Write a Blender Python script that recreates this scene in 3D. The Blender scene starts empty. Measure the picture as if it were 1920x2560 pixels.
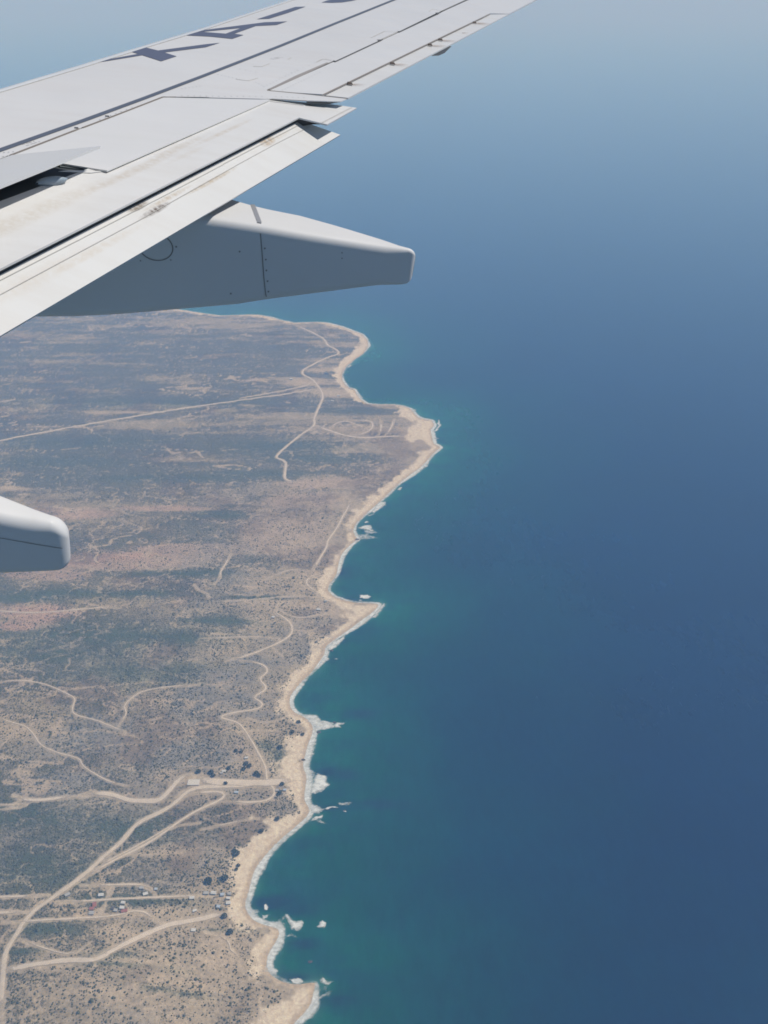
import bpy, bmesh, math, random
import numpy as np
from mathutils import Vector
random.seed(7)
rng = np.random.default_rng(11)
SC = bpy.context.scene
COL = SC.collection

# ------------------------------------------------------------------ camera
F, YH, HH = 2300.0, -6.0, 1300.0          # focal length (px of the 1920x2560 photo), horizon row, height in metres
P = math.atan((1280 - YH) / F)
cam_d = bpy.data.cameras.new('camera')
cam = bpy.data.objects.new('camera', cam_d); COL.objects.link(cam)
cam.location = (0, 0, HH); cam.rotation_euler = (math.pi / 2 - P, 0, 0)
cam_d.sensor_fit = 'VERTICAL'; cam_d.sensor_height = 36.0; cam_d.sensor_width = 27.0
cam_d.lens = 36.0 * F / 2560.0
cam_d.clip_start = 0.05; cam_d.clip_end = 600000.0
SC.camera = cam

# ------------------------------------------------------------------ light
CR = np.array([1.0, 0, 0]); CU = np.array([0, math.sin(P), math.cos(P)]); CF = np.array([0, math.cos(P), -math.sin(P)])
def ray(x, y):
    return CR * (x - 960) / F - CU * (y - 1280) / F + CF
# aircraft frame: AX aft, NN up through the wing's upper surface, SP outboard
AX = ray(9000, 1000); AX /= np.linalg.norm(AX)
NN = CR * 0.138123 + CU * 0.802446 - CF * 0.580519; NN -= AX * (NN @ AX); NN /= np.linalg.norm(NN); SP = np.cross(NN, AX)
EYE = 2.1                                   # camera above the wing plane, metres

SUN = AX * 0.52 + SP * 0.09 + NN * 0.86; SUN /= np.linalg.norm(SUN)
sun_d = bpy.data.lights.new('sun', 'SUN'); sun = bpy.data.objects.new('sun', sun_d); COL.objects.link(sun)
sun_d.energy = 4.1; sun_d.angle = math.radians(0.53); sun_d.color = (1.0, 0.955, 0.88)
sun.rotation_euler = Vector(SUN).to_track_quat('Z', 'Y').to_euler()
sun.location = (0, 0, HH + 40)
W = bpy.data.worlds.new('World'); SC.world = W; W.use_nodes = True
nt = W.node_tree; nt.nodes.clear()
sky = nt.nodes.new('ShaderNodeTexSky'); sky.sky_type = 'NISHITA'; sky.sun_disc = False
sky.sun_elevation = math.asin(SUN[2]); sky.sun_rotation = math.atan2(SUN[0], SUN[1])
sky.altitude = 1300; sky.air_density = 1.0; sky.dust_density = 0.7; sky.ozone_density = 2.5
bg = nt.nodes.new('ShaderNodeBackground'); bg.inputs['Strength'].default_value = 0.072
ow = nt.nodes.new('ShaderNodeOutputWorld')
nt.links.new(sky.outputs[0], bg.inputs[0]); nt.links.new(bg.outputs[0], ow.inputs[0])
vs = SC.view_settings
vs.view_transform = 'Standard'; vs.look = 'None'; vs.gamma = 1.0; vs.exposure = 0.0; vs.use_curve_mapping = False
SC.cycles.use_denoising = True
SC.cycles.max_bounces = 6; SC.cycles.volume_bounces = 2
SC.cycles.filter_width = 1.7

# ------------------------------------------------------------------ node helpers
def mat(name):
    m = bpy.data.materials.new(name); m.use_nodes = True
    t = m.node_tree; b = t.nodes['Principled BSDF']
    return m, t, b
def nd(t, typ, **kw):
    n = t.nodes.new(typ)
    for k, v in kw.items(): setattr(n, k, v)
    return n
def mixc(t, fac, a, b, mode='MIX'):
    n = t.nodes.new('ShaderNodeMix'); n.data_type = 'RGBA'; n.blend_type = mode
    for sock, v in ((n.inputs[0], fac), (n.inputs[6], a), (n.inputs[7], b)):
        if hasattr(v, 'is_linked') or isinstance(v, bpy.types.NodeSocket): t.links.new(v, sock)
        elif isinstance(v, (int, float)): sock.default_value = v
        else: sock.default_value = (*v, 1)
    return n.outputs[2]
def math_(t, op, a, b=None, c=None, clamp=False):
    n = t.nodes.new('ShaderNodeMath'); n.operation = op; n.use_clamp = clamp
    for i, v in enumerate((a, b, c)):
        if v is None: continue
        if isinstance(v, bpy.types.NodeSocket): t.links.new(v, n.inputs[i])
        else: n.inputs[i].default_value = v
    return n.outputs[0]
def ramp(t, fac, stops, interp='LINEAR'):
    n = t.nodes.new('ShaderNodeValToRGB'); n.color_ramp.interpolation = interp
    e = n.color_ramp.elements
    while len(e) < len(stops): e.new(0.5)
    for q, (p, c) in zip(e, stops):
        q.position = p; q.color = (*c, 1) if len(c) == 3 else c
    t.links.new(fac, n.inputs[0]); return n.outputs[0]
def noise(t, vec, scale, detail=4, rough=0.55, dist=0.0):
    n = t.nodes.new('ShaderNodeTexNoise'); n.inputs['Scale'].default_value = scale
    n.inputs['Detail'].default_value = detail; n.inputs['Roughness'].default_value = rough
    n.inputs['Distortion'].default_value = dist
    if vec is not None: t.links.new(vec, n.inputs['Vector'])
    return n.outputs[0]
def mapping(t, vec, scale=(1, 1, 1), rot=(0, 0, 0)):
    n = t.nodes.new('ShaderNodeMapping'); n.inputs['Scale'].default_value = scale; n.inputs['Rotation'].default_value = rot
    t.links.new(vec, n.inputs['Vector']); return n.outputs[0]
def simple(name, c, rough=0.7, metal=0.0, var=0.12, scale=0.5, bump=0.0):
    m, t, b = mat(name)
    g = nd(t, 'ShaderNodeNewGeometry')
    n = noise(t, g.outputs['Position'], scale, 5)
    lo = tuple(v * (1 - var) for v in c); hi = tuple(min(1, v * (1 + var)) for v in c)
    t.links.new(mixc(t, n, lo, hi), b.inputs['Base Color'])
    b.inputs['Roughness'].default_value = rough; b.inputs['Metallic'].default_value = metal
    if bump:
        bp = nd(t, 'ShaderNodeBump'); bp.inputs['Strength'].default_value = bump
        t.links.new(n, bp.inputs['Height']); t.links.new(bp.outputs[0], b.inputs['Normal'])
    return m

# ------------------------------------------------------------------ object helpers
def link(name, me, m=None, parent=None, smooth=False, label=None, cat=None, group=None, kind=None):
    o = bpy.data.objects.new(name, me); COL.objects.link(o)
    if m is not None and me is not None and not me.materials: me.materials.append(m)
    if parent is not None: o.parent = parent
    if smooth: me.polygons.foreach_set('use_smooth', [True] * len(me.polygons))
    if label: o['label'] = label
    if cat: o['category'] = cat
    if group: o['group'] = group
    if kind: o['kind'] = kind
    return o
def mesh(name, v, f):
    me = bpy.data.meshes.new(name); me.from_pydata([tuple(map(float, p)) for p in v], [], f); me.update(); return me
def grid_mesh(name, pts, nr, nc, keep=None):
    """pts: (nr*nc,3) array, keep: boolean per quad"""
    i = np.arange(nr * nc).reshape(nr, nc)
    q = np.stack([i[:-1, :-1], i[:-1, 1:], i[1:, 1:], i[1:, :-1]], -1).reshape(-1, 4)
    if keep is not None:
        q = q[keep.reshape(-1)]
        used = np.zeros(len(pts), bool); used[q.ravel()] = True
        remap = np.cumsum(used) - 1; q = remap[q]
    else: used = np.ones(len(pts), bool)
    pts = pts[used]
    me = bpy.data.meshes.new(name)
    me.vertices.add(len(pts)); me.vertices.foreach_set('co', pts.astype(np.float32).ravel())
    me.loops.add(q.size); me.loops.foreach_set('vertex_index', q.astype(np.int32).ravel())
    me.polygons.add(len(q)); me.polygons.foreach_set('loop_start', np.arange(0, q.size, 4, dtype=np.int32))
    me.polygons.foreach_set('use_smooth', np.ones(len(q), bool))
    me.update(calc_edges=True); me.validate()
    return me, used
def fattr(me, name, vals):
    a = me.attributes.new(name, 'FLOAT', 'POINT'); a.data.foreach_set('value', np.asarray(vals, np.float32))

# ------------------------------------------------------------------ numpy fields
_T = rng.random((256, 256)).astype(np.float32)
def vn(x, y):
    xi = np.floor(x).astype(np.int64); yi = np.floor(y).astype(np.int64)
    fx = (x - xi).astype(np.float32); fy = (y - yi).astype(np.float32)
    fx = fx * fx * (3 - 2 * fx); fy = fy * fy * (3 - 2 * fy)
    a = _T[xi & 255, yi & 255]; b = _T[(xi + 1) & 255, yi & 255]; c = _T[xi & 255, (yi + 1) & 255]; d = _T[(xi + 1) & 255, (yi + 1) & 255]
    return (a * (1 - fx) + b * fx) * (1 - fy) + (c * (1 - fx) + d * fx) * fy
def fbm(x, y, lam, octv=4, sx=1.0, sy=1.0, seed=0, gain=0.5):
    s = 0; amp = 1; tot = 0; x = x / lam / sx + seed * 17.3; y = y / lam / sy + seed * 9.7
    for k in range(octv):
        s = s + amp * vn(x, y); tot += amp; amp *= gain
        x, y = (x * 0.8 - y * 0.6) * 2.03 + 5.1, (x * 0.6 + y * 0.8) * 2.03 + 1.7
    return s / tot
def fbm_keep(x, y, lam, octv=4, sx=1.0, sy=1.0, seed=0, gain=0.5):   # keeps its direction: for long streaks
    s = 0; amp = 1; tot = 0; x = x / lam / sx + seed * 17.3; y = y / lam / sy + seed * 9.7
    for k in range(octv):
        s = s + amp * vn(x, y); tot += amp; amp *= gain
        x, y = x * 2.03 + 5.1, y * 2.03 + 1.7
    return s / tot
def ss(a, b, x):
    t = np.clip((x - a) / (b - a), 0, 1); return t * t * (3 - 2 * t)
def seg_dist(px, py, poly, closed=False):
    poly = np.asarray(poly, np.float64); n = len(poly)
    out = np.full(px.shape, 1e12)
    rngk = range(n if closed else n - 1)
    for k in rngk:
        ax, ay = poly[k]; bx, by = poly[(k + 1) % n]
        dx, dy = bx - ax, by - ay; L = dx * dx + dy * dy + 1e-9
        t = np.clip(((px - ax) * dx + (py - ay) * dy) / L, 0, 1)
        d = (px - ax - t * dx) ** 2 + (py - ay - t * dy) ** 2
        np.minimum(out, d, out=out)
    return np.sqrt(out)
def inside(px, py, poly):
    poly = np.asarray(poly, np.float64); n = len(poly); r = np.zeros(px.shape, bool)
    for k in range(n):
        ax, ay = poly[k]; bx, by = poly[(k + 1) % n]
        if ay == by: continue
        c = ((ay > py) != (by > py)) & (px < (bx - ax) * (py - ay) / (by - ay) + ax)
        r ^= c
    return r

def g0(x, y, z=0.0):
    d = ray(x, y); t = (z - HH) / d[2]
    return d[0] * t, d[1] * t

COAST = [(735,2560),(751,2544),(769,2527),(781,2508),(784.5,2487),(786,2469),(793.6,2458),(778,2457),(751,2461),(727,2460),(703,2453.6),(682,2441.5),(670,2426),(667,2405),(673,2384),(685,2366),(697,2345),(701.7,2330),(697,2319.5),(679,2316),(655,2310),(634,2300),(622,2285),(614,2270),(614,2255),(622,2233.6),(628,2209.5),(634,2185),(646,2164),(661,2143),(680,2121),(706,2095),(739,2068),(769.5,2040.6),(777,2025.5),(769.5,2013),(762,2001),(763,1980),(768,1956),(768,1938),(760,1923),(759,1908),(765,1887),(771,1863),(778.5,1845),(783,1829.6),(783,1814.5),(772.5,1799.5),(757,1790),(739,1783),(727,1769),(724,1754),(729,1736),(745,1716),(757,1702),(775,1686),(793,1663),(812,1637),(815,1616),(843.6,1594.4),(876,1573),(905,1551),(930,1533),(945,1518.5),(948.5,1509.4),(916,1508),(883,1506),(854,1498.6),(833,1489.5),(820,1477),(822,1464),(833,1450),(843.6,1432),(847,1410),(854,1388),(865,1374),(880,1359),(896,1348.5),(887,1337.6),(883,1327),(890.6,1308.7),(908.7,1290.6),(930,1272.5),(948,1256),(976,1230),(998,1208.5),(1027,1187),(1052,1169),(1066.5,1154),(1081,1136),(1103,1118),(1084.6,1109),(1081,1093),(1077,1074.6),(1086.4,1064),(1081,1051),(1048.5,1045.7),(1037.6,1035),(1027,1022),(1008.7,1015),(983,1011),(947,1011),(918,1009.5),(900,997),(891,982),(886,973),(869,968),(857,951.7),(855,937),(864,919),(886,899),(907,885),(922,865),(918,848.6),(905.6,836),(882,827),(853,816),(817,807),(788,805),(759,806),(734,807),(701,800),(679.6,793.5),(647,787),(622,786.4),(553,789),(506,783.5),(463,776),(427,771),(360,766),(250,755),(100,745),(-100,735),(-600,715),(-1500,700)]
INLAND = [(646,2560),(660,2541),(721,2493),(739,2470),(691,2464),(661,2441),(643,2423),(643,2381),(655,2351),(667,2333),(637,2322),(613,2306),(589,2286),(586,2255),(589,2215),(580,2185),(583,2155),(607,2128),(619,2118),(631,2099),(673,2075),(643,2046),(706,2056),(748,2034),(751,2019),(739,2001),(730,1971),(715,1959),(691,1945),(703,1929),(697,1911),(715,1887),(718,1851),(751,1845),(769,1833),(763,1818),(739,1803),(715,1784),(706,1760),(709,1739),(722,1715),(745,1685),(762,1664),(784,1638),(792,1618),(800,1605),(825.5,1583.6),(861.7,1558),(890.6,1529),(883,1520),(847,1518),(838,1504),(807,1493),(796.6,1471.5),(804,1450),(825.5,1421),(836,1392),(851,1377),(872.5,1352),(869,1337.6),(869,1316),(880,1294),(905,1268),(926,1250),(947,1230),(990.6,1196),(1027,1168.7),(1048.5,1146),(1074,1121.7),(1062,1104),(1019.5,1102),(1030,1071),(1037.6,1056),(998,1042),(1000,1022),(983,1013),(947,1013),(918,1011.5),(888,999),(872,979),(849.5,964),(835,943),(842,919),(864,897),(889,879),(907,861),(902,845),(875,831),(817,811),(788,807.5),(759,809),(734,809),(701,802.5),(675,800),(645,792),(622,789),(553,791),(506,787.5),(463,780),(427,776),(360,768),(250,757),(-100,737),(-1500,702)]
def gl(pts): return [g0(x, y) for x, y in pts]
CG = [(60.0, -2500.0), (-330.0, 300.0)] + gl(COAST)
LANDPOLY = CG + [(-14000.0, CG[-1][1]), (-14000.0, -2500.0)]
BEACHPOLY = [CG[1]] + CG[2:] + gl(INLAND)[::-1] + [(-430.0, 300.0)]

def sd_coast(x, y):
    d = seg_dist(x, y, CG); i = inside(x, y, LANDPOLY)
    return np.where(i, d, -d)
HILL = g0(330, 2510); HILL2 = g0(90, 1560)
def height(x, y, sd):
    w1 = ss(30, 260, sd); w2 = ss(10, 90, sd)
    z = np.where(sd > 0, np.minimum(sd * 0.10, 3.2) + 2.0 * ss(20, 130, sd), np.maximum(sd * 0.08, -14))
    z = z + w1 * 11 * (fbm(x, y, 420, 3, seed=1) - 0.45) + w1 * 5.0 * np.abs(fbm(x, y, 110, 3, seed=2) - 0.5) * 2
    z = z + w2 * 1.6 * (fbm(x, y, 26, 3, seed=3) - 0.5)
    z = z + w1 * 34 * np.exp(-(((x - HILL[0]) / 230) ** 2 + ((y - HILL[1]) / 110) ** 2))
    return np.where(sd > 0, np.maximum(z, 0.05 + np.minimum(sd * 0.05, 0.6)), z)
def ground(px, py):
    """photo points -> points on the terrain"""
    px = np.atleast_1d(np.asarray(px, float)); py = np.atleast_1d(np.asarray(py, float))
    z = np.zeros(len(px))
    D = CR[None] * ((px - 960) / F)[:, None] - CU[None] * ((py - 1280) / F)[:, None] + CF[None]
    for _ in range(5):
        t = (z - HH) / D[:, 2]; x = D[:, 0] * t; y = D[:, 1] * t
        z = height(x, y, sd_coast(x, y))
    return np.stack([x, y, z], 1)

# ------------------------------------------------------------------ haze (one closed box of even density)
bm = bmesh.new(); bmesh.ops.create_cube(bm, size=1.0)
me = bpy.data.meshes.new('haze'); bm.to_mesh(me); bm.free()
m = bpy.data.materials.new('haze_air'); m.use_nodes = True; t = m.node_tree; t.nodes.clear()
pv = nd(t, 'ShaderNodeVolumePrincipled'); oo = nd(t, 'ShaderNodeOutputMaterial')
pv.inputs['Density Attribute'].default_value = ''; pv.inputs['Color Attribute'].default_value = ''; pv.inputs['Temperature Attribute'].default_value = ''
pv.inputs['Color'].default_value = (0.26, 0.53, 1.0, 1); pv.inputs['Absorption Color'].default_value = (.87, .87, 1, 1)
pv.inputs['Density'].default_value = 0.000178; pv.inputs['Anisotropy'].default_value = 0.0
t.links.new(pv.outputs[0], oo.inputs['Volume'])
hz = link('haze', me, m, kind='stuff', label='pale blue haze fading the far coast and sea')
ZB, ZT = -16.0, HH + 60.0
hz.scale = (404000, 404000, ZT - ZB); hz.location = (0, 0, (ZT + ZB) / 2)

# ------------------------------------------------------------------ sea
def depr(a_hi, a_lo, step): return HH / np.tan(np.radians(np.arange(a_hi, a_lo, -step)))
th = np.radians(np.concatenate([np.arange(-180, -60, 6), np.arange(-60, 60, 0.25), np.arange(60, 181, 6)]))
rr = np.concatenate([[0, 200, 400], depr(68, 2.0, 0.25), [50000, 90000, 140000, 200000]])
TH, RR = np.meshgrid(th, rr); X = (RR * np.sin(TH)).ravel(); Y = (RR * np.cos(TH)).ravel()
near = RR.ravel() < 12000
sd = np.full(X.shape, -9000.0); sd[near] = sd_coast(X[near], Y[near])
me, used = grid_mesh('sea', np.stack([X, Y, np.zeros_like(X)], 1), len(rr), len(th))
fattr(me, 'offshore', np.clip(-sd, -50, 9000))
def blobf(x, y, lst):
    s = np.zeros(x.shape)
    for cx, cy, rx, ry in lst:
        c = np.array(g0(cx, cy)); a = np.array(g0(cx + rx, cy)) - c; b = np.array(g0(cx, cy - ry)) - c
        M = np.linalg.inv(np.array([a, b]).T); u = M[0, 0] * (x - c[0]) + M[0, 1] * (y - c[1]); v = M[1, 0] * (x - c[0]) + M[1, 1] * (y - c[1])
        s = np.maximum(s, np.exp(-(u * u + v * v)))
    return s
reef = blobf(X, Y, [(815,1930,50,14),(860,1938,40,16),(675,2262,60,20),(745,2275,60,14),(900,1785,50,10),(880,1500,60,8),(860,1430,40,14),(820,2020,50,10),(950,2010,80,12),(760,2360,40,12),(740,2440,60,10),(860,2500,60,16),(700,2250,80,16)])
teal = blobf(X, Y, [(830,1860,60,50),(900,1560,60,30),(730,2150,60,50),(740,2200,60,40),(820,2420,70,14),(830,2340,90,20),(960,1200,40,20),(900,1400,50,18),(820,1720,70,30),(1120,1085,40,10)])
fattr(me, 'reef', reef); fattr(me, 'teal', teal)
m, t, b = mat('sea_water')
ge = nd(t, 'ShaderNodeNewGeometry'); pos = ge.outputs['Position']
at_ = lambda nm: nd(t, 'ShaderNodeAttribute', attribute_name=nm).outputs['Fac']
off = at_('offshore')
wob = noise(t, pos, 0.004, 5, 0.6)
d1 = math_(t, 'MULTIPLY', off, math_(t, 'MULTIPLY_ADD', wob, 1.1, 0.42))
fac = math_(t, 'POWER', math_(t, 'DIVIDE', d1, 1150.0, clamp=True), 0.42)
c = ramp(t, fac, [(0.0, (.20, .24, .19)), (0.09, (.05, .15, .115)), (0.2, (.004, .092, .056)), (0.36, (.001, .058, .040)), (0.55, (.0004, .023, .036)), (0.8, (.0, .009, .037)), (1.0, (.0, .006, .034))])
c = mixc(t, math_(t, 'MULTIPLY', at_('teal'), 0.6), c, (.004, .082, .064))
rn = noise(t, mapping(t, pos, (1, 2.2, 1)), 0.013, 4, 0.6)
rf = math_(t, 'MULTIPLY', math_(t, 'GREATER_THAN', at_('reef'), 0.001), at_('reef'))
rf = math_(t, 'MULTIPLY', rf, math_(t, 'MULTIPLY_ADD', rn, 1.6, -0.1, clamp=True))
c = mixc(t, math_(t, 'MULTIPLY', rf, 1.5, clamp=True), c, (.006, .028, .046))
# seabed patches showing through close to the shore
patch = ramp(t, noise(t, mapping(t, pos, (1, 2.0, 1)), 0.009, 6, 0.62), [(0.42, (0, 0, 0)), (0.64, (1, 1, 1))])
nearf = ramp(t, fac, [(0.08, (0, 0, 0)), (0.2, (1, 1, 1)), (0.45, (.35, .35, .35)), (0.62, (0, 0, 0))])
c = mixc(t, math_(t, 'MULTIPLY', math_(t, 'MULTIPLY', patch, nearf), 0.8), c, (.004, .040, .058))
mott = noise(t, mapping(t, pos, (1, 1.6, 1)), 0.0016, 7, 0.62)
c = mixc(t, 0.6, c, ramp(t, mott, [(0.3, (.25, .25, .25)), (0.7, (.8, .8, .8))]), 'OVERLAY')
fine = noise(t, mapping(t, pos, (1.0, 0.35, 1), (0, 0, 0.5)), 0.055, 4, 0.65)
c = mixc(t, 0.4, c, ramp(t, fine, [(0.25, (.2, .2, .2)), (0.75, (.85, .85, .85))]), 'OVERLAY')
t.links.new(c, b.inputs['Base Color'])
b.inputs['Roughness'].default_value = 0.2; b.inputs['IOR'].default_value = 1.34; b.inputs['Specular IOR Level'].default_value = 0.5
h1 = noise(t, mapping(t, pos, (1, 0.4, 1), (0, 0, 0.55)), 0.02, 5, 0.6)
bp = nd(t, 'ShaderNodeBump'); bp.inputs['Strength'].default_value = 0.22; bp.inputs['Distance'].default_value = 4.0
t.links.new(h1, bp.inputs['Height']); t.links.new(bp.outputs[0], b.inputs['Normal'])
link('sea', me, m, kind='structure', label='deep blue sea turning teal green near the beaches')

# ------------------------------------------------------------------ roads and riverbeds (traced lines, later meshes)
ROADS = [  # width in metres, points
 (13, [(3,2560),(5,2510),(6,2472),(9,2426),(13.6,2381),(30,2351),(45,2330),(57,2309),(72,2291),(90,2270),(120.6,2251.6),(151,2230.6),(187,2206),(223,2176),(262,2140),(298,2110),(313.4,2091.8),(340.6,2058.6),(376.7,2040.6),(422,2019.4),(446,2001),(470,1977),(501,1967),(570.6,1966.7),(631,1965),(667,1957.7)]),
 (8, [(195,2202),(210,2195),(256,2167),(301,2143),(362,2113),(422,2073.7),(450,2052.6),(495,2025.5),(549.5,2001.4),(564.5,1989),(552.5,1978.8),(510,1980),(465,1989)]),
 (5, [(215,2188),(262,2158),(312,2131),(368,2101),(425,2066),(460,2044)]),
 (7, [(553,2003),(618.8,2007),(661,2004),(685,1992),(686.6,1971),(667,1956),(665.5,1917),(649,1887),(630.8,1856.7),(612.7,1826.6),(597.7,1808.5),(570.6,1799.5),(543.4,1792),(594.7,1780),(636.9,1775),(658,1766),(652,1754),(630.8,1743.7),(661,1727),(667,1717),(644.6,1697.5),(670,1681),(666,1667),(645,1657),(600,1650)]),
 (8, [(565,1652),(600,1645),(644.6,1629),(702.5,1605),(727.8,1587),(731.5,1565.5),(717,1547.4),(681,1529),(702.5,1524)]),
 (5, [(702.5,1526),(717,1538),(746,1545.6),(789,1540),(830,1532)]),
 (7, [(796.6,1493),(789,1478.7),(767.6,1464),(764,1450),(796.6,1433.5)]),
 (9, [(780,1428),(800,1395.5),(818,1366.6),(818,1352),(843.6,1319.6),(865,1276),(880,1251)]),
 (12, [(755.5,1206.7),(723,1203),(708.5,1196),(717.5,1158),(705,1149),(685,1143),(726.6,1107),(759,1082),(788,1064),(784.4,1045.7),(799,1013),(809.8,988),(795,966),(781,948),(755.5,937),(755.5,926),(788,908),(817,894),(849.5,884.8),(842,874),(817,863),(815,852),(795,838),(759,821.5),(741,814)]),
 (12, [(788,1064),(806,1071),(853,1087),(907.4,1096),(961.7,1091),(1019.5,1091)]),
 (8, [(824,1074.6),(835,1060),(864,1051),(889,1060),(922,1074.6)]),
 (8, [(882,1052),(925.5,1051),(934.5,1064),(922,1080),(882,1091)]),
 (8, [(951,1049),(954,1067),(947,1089)]), (9, [(987,1047.5),(976,1074.6),(961.7,1089)]),
 (13, [(-300,1170),(0,1100.7),(144.7,1074.6),(253,1054.8),(361.7,1036.7),(470,1018.6),(600,1001.6),(795,973)]),
 (10, [(600,996),(708.5,977),(788,959)]),
 (7, [(578.6,1384.7),(564,1410),(549.7,1431.7),(551.5,1446),(535,1460.6)]),
 (6, [(486,1462),(495.5,1477),(517,1482),(524,1495)]),
 (6, [(-40,1525),(0,1527.5),(72,1533),(144.7,1529),(271,1516.7),(300,1521)]),
 (5, [(-20,1712),(0,1706),(36,1700),(90,1704.5),(129.6,1716.6),(168.8,1734.7),(190,1746.7),(181,1766),(181,1787),(235,1798),(289,1820.5),(331.5,1838.6)]),
 (5, [(295,1820.5),(301,1805.5),(319.5,1781),(306,1768),(331.5,1742),(361.7,1725.6),(422,1716.6),(500,1712)]),
 (4.5, [(-20,1790),(0,1796),(36,1808.5),(66,1816),(87,1838.6),(99.5,1862.7),(138.6,1881),(187,1893),(202,1900),(205,1915.5),(241,1938),(277,1956),(319.5,1965)]),
 (7, [(-60,2245),(0,2242.6),(123.6,2238)]), (6.5, [(141.6,2256),(211,2253),(271,2249),(391.8,2242.6),(500,2239.6),(530,2238)]),
 (6, [(205,2214),(283,2212.5),(346.6,2209.5),(379.7,2221.5),(390,2241)]), (7, [(283,2214),(268,2248.6),(247,2292)]),
 (9, [(-60,2283),(0,2281.8),(81,2280)]), (6.5, [(6,2307),(90,2301),(160,2298),(247,2294),(301,2288),(331.5,2277),(361.7,2280),(385.8,2300),(413,2312)]),
 (4, [(48,2348),(120.6,2375),(181,2390),(229,2354)]),
 (4, [(510,2330),(576.6,2351),(570.6,2372),(594.7,2390),(606.7,2423)]),
 (4, [(681,1620),(706,1641)]), (5, [(659,1449.8),(702,1432),(731,1423),(780,1428)]), (5, [(500,2075),(560,2062),(620,2048),(645,2046)]),
 (5, [(420,2073),(455,2062),(500,2058)]),
 (4, [(620,1795),(650,1807),(690,1803),(710,1795)]), (4, [(597,1830),(640,1826),(700,1828)]),
 (4, [(500,1596),(560,1594),(640,1592),(700,1596)]),
 (4, [(560,1503),(640,1499),(720,1490),(796,1493)]),
 (5, [(-40,2012),(0,2013),(72,2010),(100,1995)]), (4, [(-40,2025),(0,2024),(60,2018),(72,2008)]),
]
BEDS = [
 (9, [(34,1988),(55,1996),(90,2003),(150,1995),(200,1990)]), (12, [(200,1990),(245,1982),(280,1986),(320,2001),(360,2003),(400,2002),(425,1975),(445,1950),(470,1936),(500,1936)]),
 (20, [(480,1940),(520,1952),(570,1958),(640,1958),(700,1954),(755,1950)]), (9, [(440,1990),(470,1975),(500,1955)]),
 (11, [(-20,2440),(15,2425),(90,2411),(181,2401),(241,2402),(286,2375),(361.7,2336),(422,2312),(470,2302),(540,2288),(595,2281)]),
 (16, [(235,2398),(262,2385),(290,2370)]),
]
def smooth_line(p, it=2):
    p = np.asarray(p, float)
    for _ in range(it):
        q = [p[0]]
        for a, b2 in zip(p[:-1], p[1:]): q += [a * .75 + b2 * .25, a * .25 + b2 * .75]
        q.append(p[-1]); p = np.array(q)
    return p
ROADG = []
for w, p in ROADS + BEDS:
    w = w * (.72 if (w, p) in ROADS else .95)
    q = smooth_line(p); ROADG.append((w, ground(q[:, 0], q[:, 1])))

# ------------------------------------------------------------------ land
th = np.radians(np.arange(-48, 14, 0.065)); rr = depr(66, 9.5, 0.065)
TH, RR = np.meshgrid(th, rr); X = (RR * np.sin(TH)).ravel(); Y = (RR * np.cos(TH)).ravel()
sd = sd_coast(X, Y)
landv = sd > -60
k2 = landv.reshape(len(rr), len(th)); keep = k2[:-1, :-1] & k2[:-1, 1:] & k2[1:, 1:] & k2[1:, :-1]
x, y, s = X[landv], Y[landv], sd[landv]
Zf = np.full(X.shape, -14.0); Zf[landv] = height(x, y, s)
# beach
db = seg_dist(x, y, BEACHPOLY, True); db = np.where(inside(x, y, BEACHPOLY), db, -db)
edge = (fbm(x, y, 26, 5, seed=5, gain=.6) - 0.5) * 60
beach = ss(-12, 5, db + edge) * ss(-30, 0, s + 30)
beach = np.maximum(beach, (1 - ss(2.5, 6, s)))
wet = 1 - ss(3, 13, s + (fbm(x, y, 30, 2, seed=6) - .5) * 8)
# tracks
trk = np.zeros(x.shape)
for w, q in ROADG:
    lo = q[:, :2].min(0) - 45; hi = q[:, :2].max(0) + 45
    mk = (x > lo[0]) & (x < hi[0]) & (y > lo[1]) & (y < hi[1])
    if mk.any():
        d = seg_dist(x[mk], y[mk], q[:, :2]); trk[mk] = np.maximum(trk[mk], 1 - ss(w * 0.3, w * 0.5 + 3, d + 5 * (fbm(x[mk], y[mk], 12, 2, seed=8) - .5)))
red = blobf(x, y, [(100,1535,130,26),(60,1570,120,16),(300,1405,260,24),(500,1380,200,16),(720,1330,130,60),(760,1260,130,20),(820,1210,120,14),(180,1290,140,14),(420,1275,110,7),(650,1990,70,12),(600,1880,60,25),(640,1440,90,16),(860,1420,50,50),(100,1440,130,16)])
sandy = blobf(x, y, [(540,1594,34,4),(572,1612,13,3),(655,1551,22,5),(650,1905,22,16),(635,1925,38,10),(400,2285,50,16),(290,2350,50,18),(330,2430,90,9),(150,2450,60,9),(560,2350,40,22),(110,2268,14,6),(145,2290,9,5),(470,1960,28,10),(250,1035,40,4),(120,1070,60,2.5),(320,1035,50,3),(480,975,40,3),(640,955,30,4),(680,947,16,2),(760,960,60,8),(830,985,45,12),(800,930,50,6),(720,1010,10,3),(620,1018,20,2.5),(830,842,14,3),(1050,1085,40,22),(420,1945,24,14),(30,1225,40,5),(60,1240,20,2),(750,1520,70,8),(840,1535,50,14),(700,1510,80,5),(820,2075,10,5),(700,2090,40,12),(380,1765,1,1),(800,1440,60,10),(560,2410,60,20),(250,2520,90,10),(60,1940,30,10),(400,2140,80,10),(30,1835,70,20)])
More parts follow.
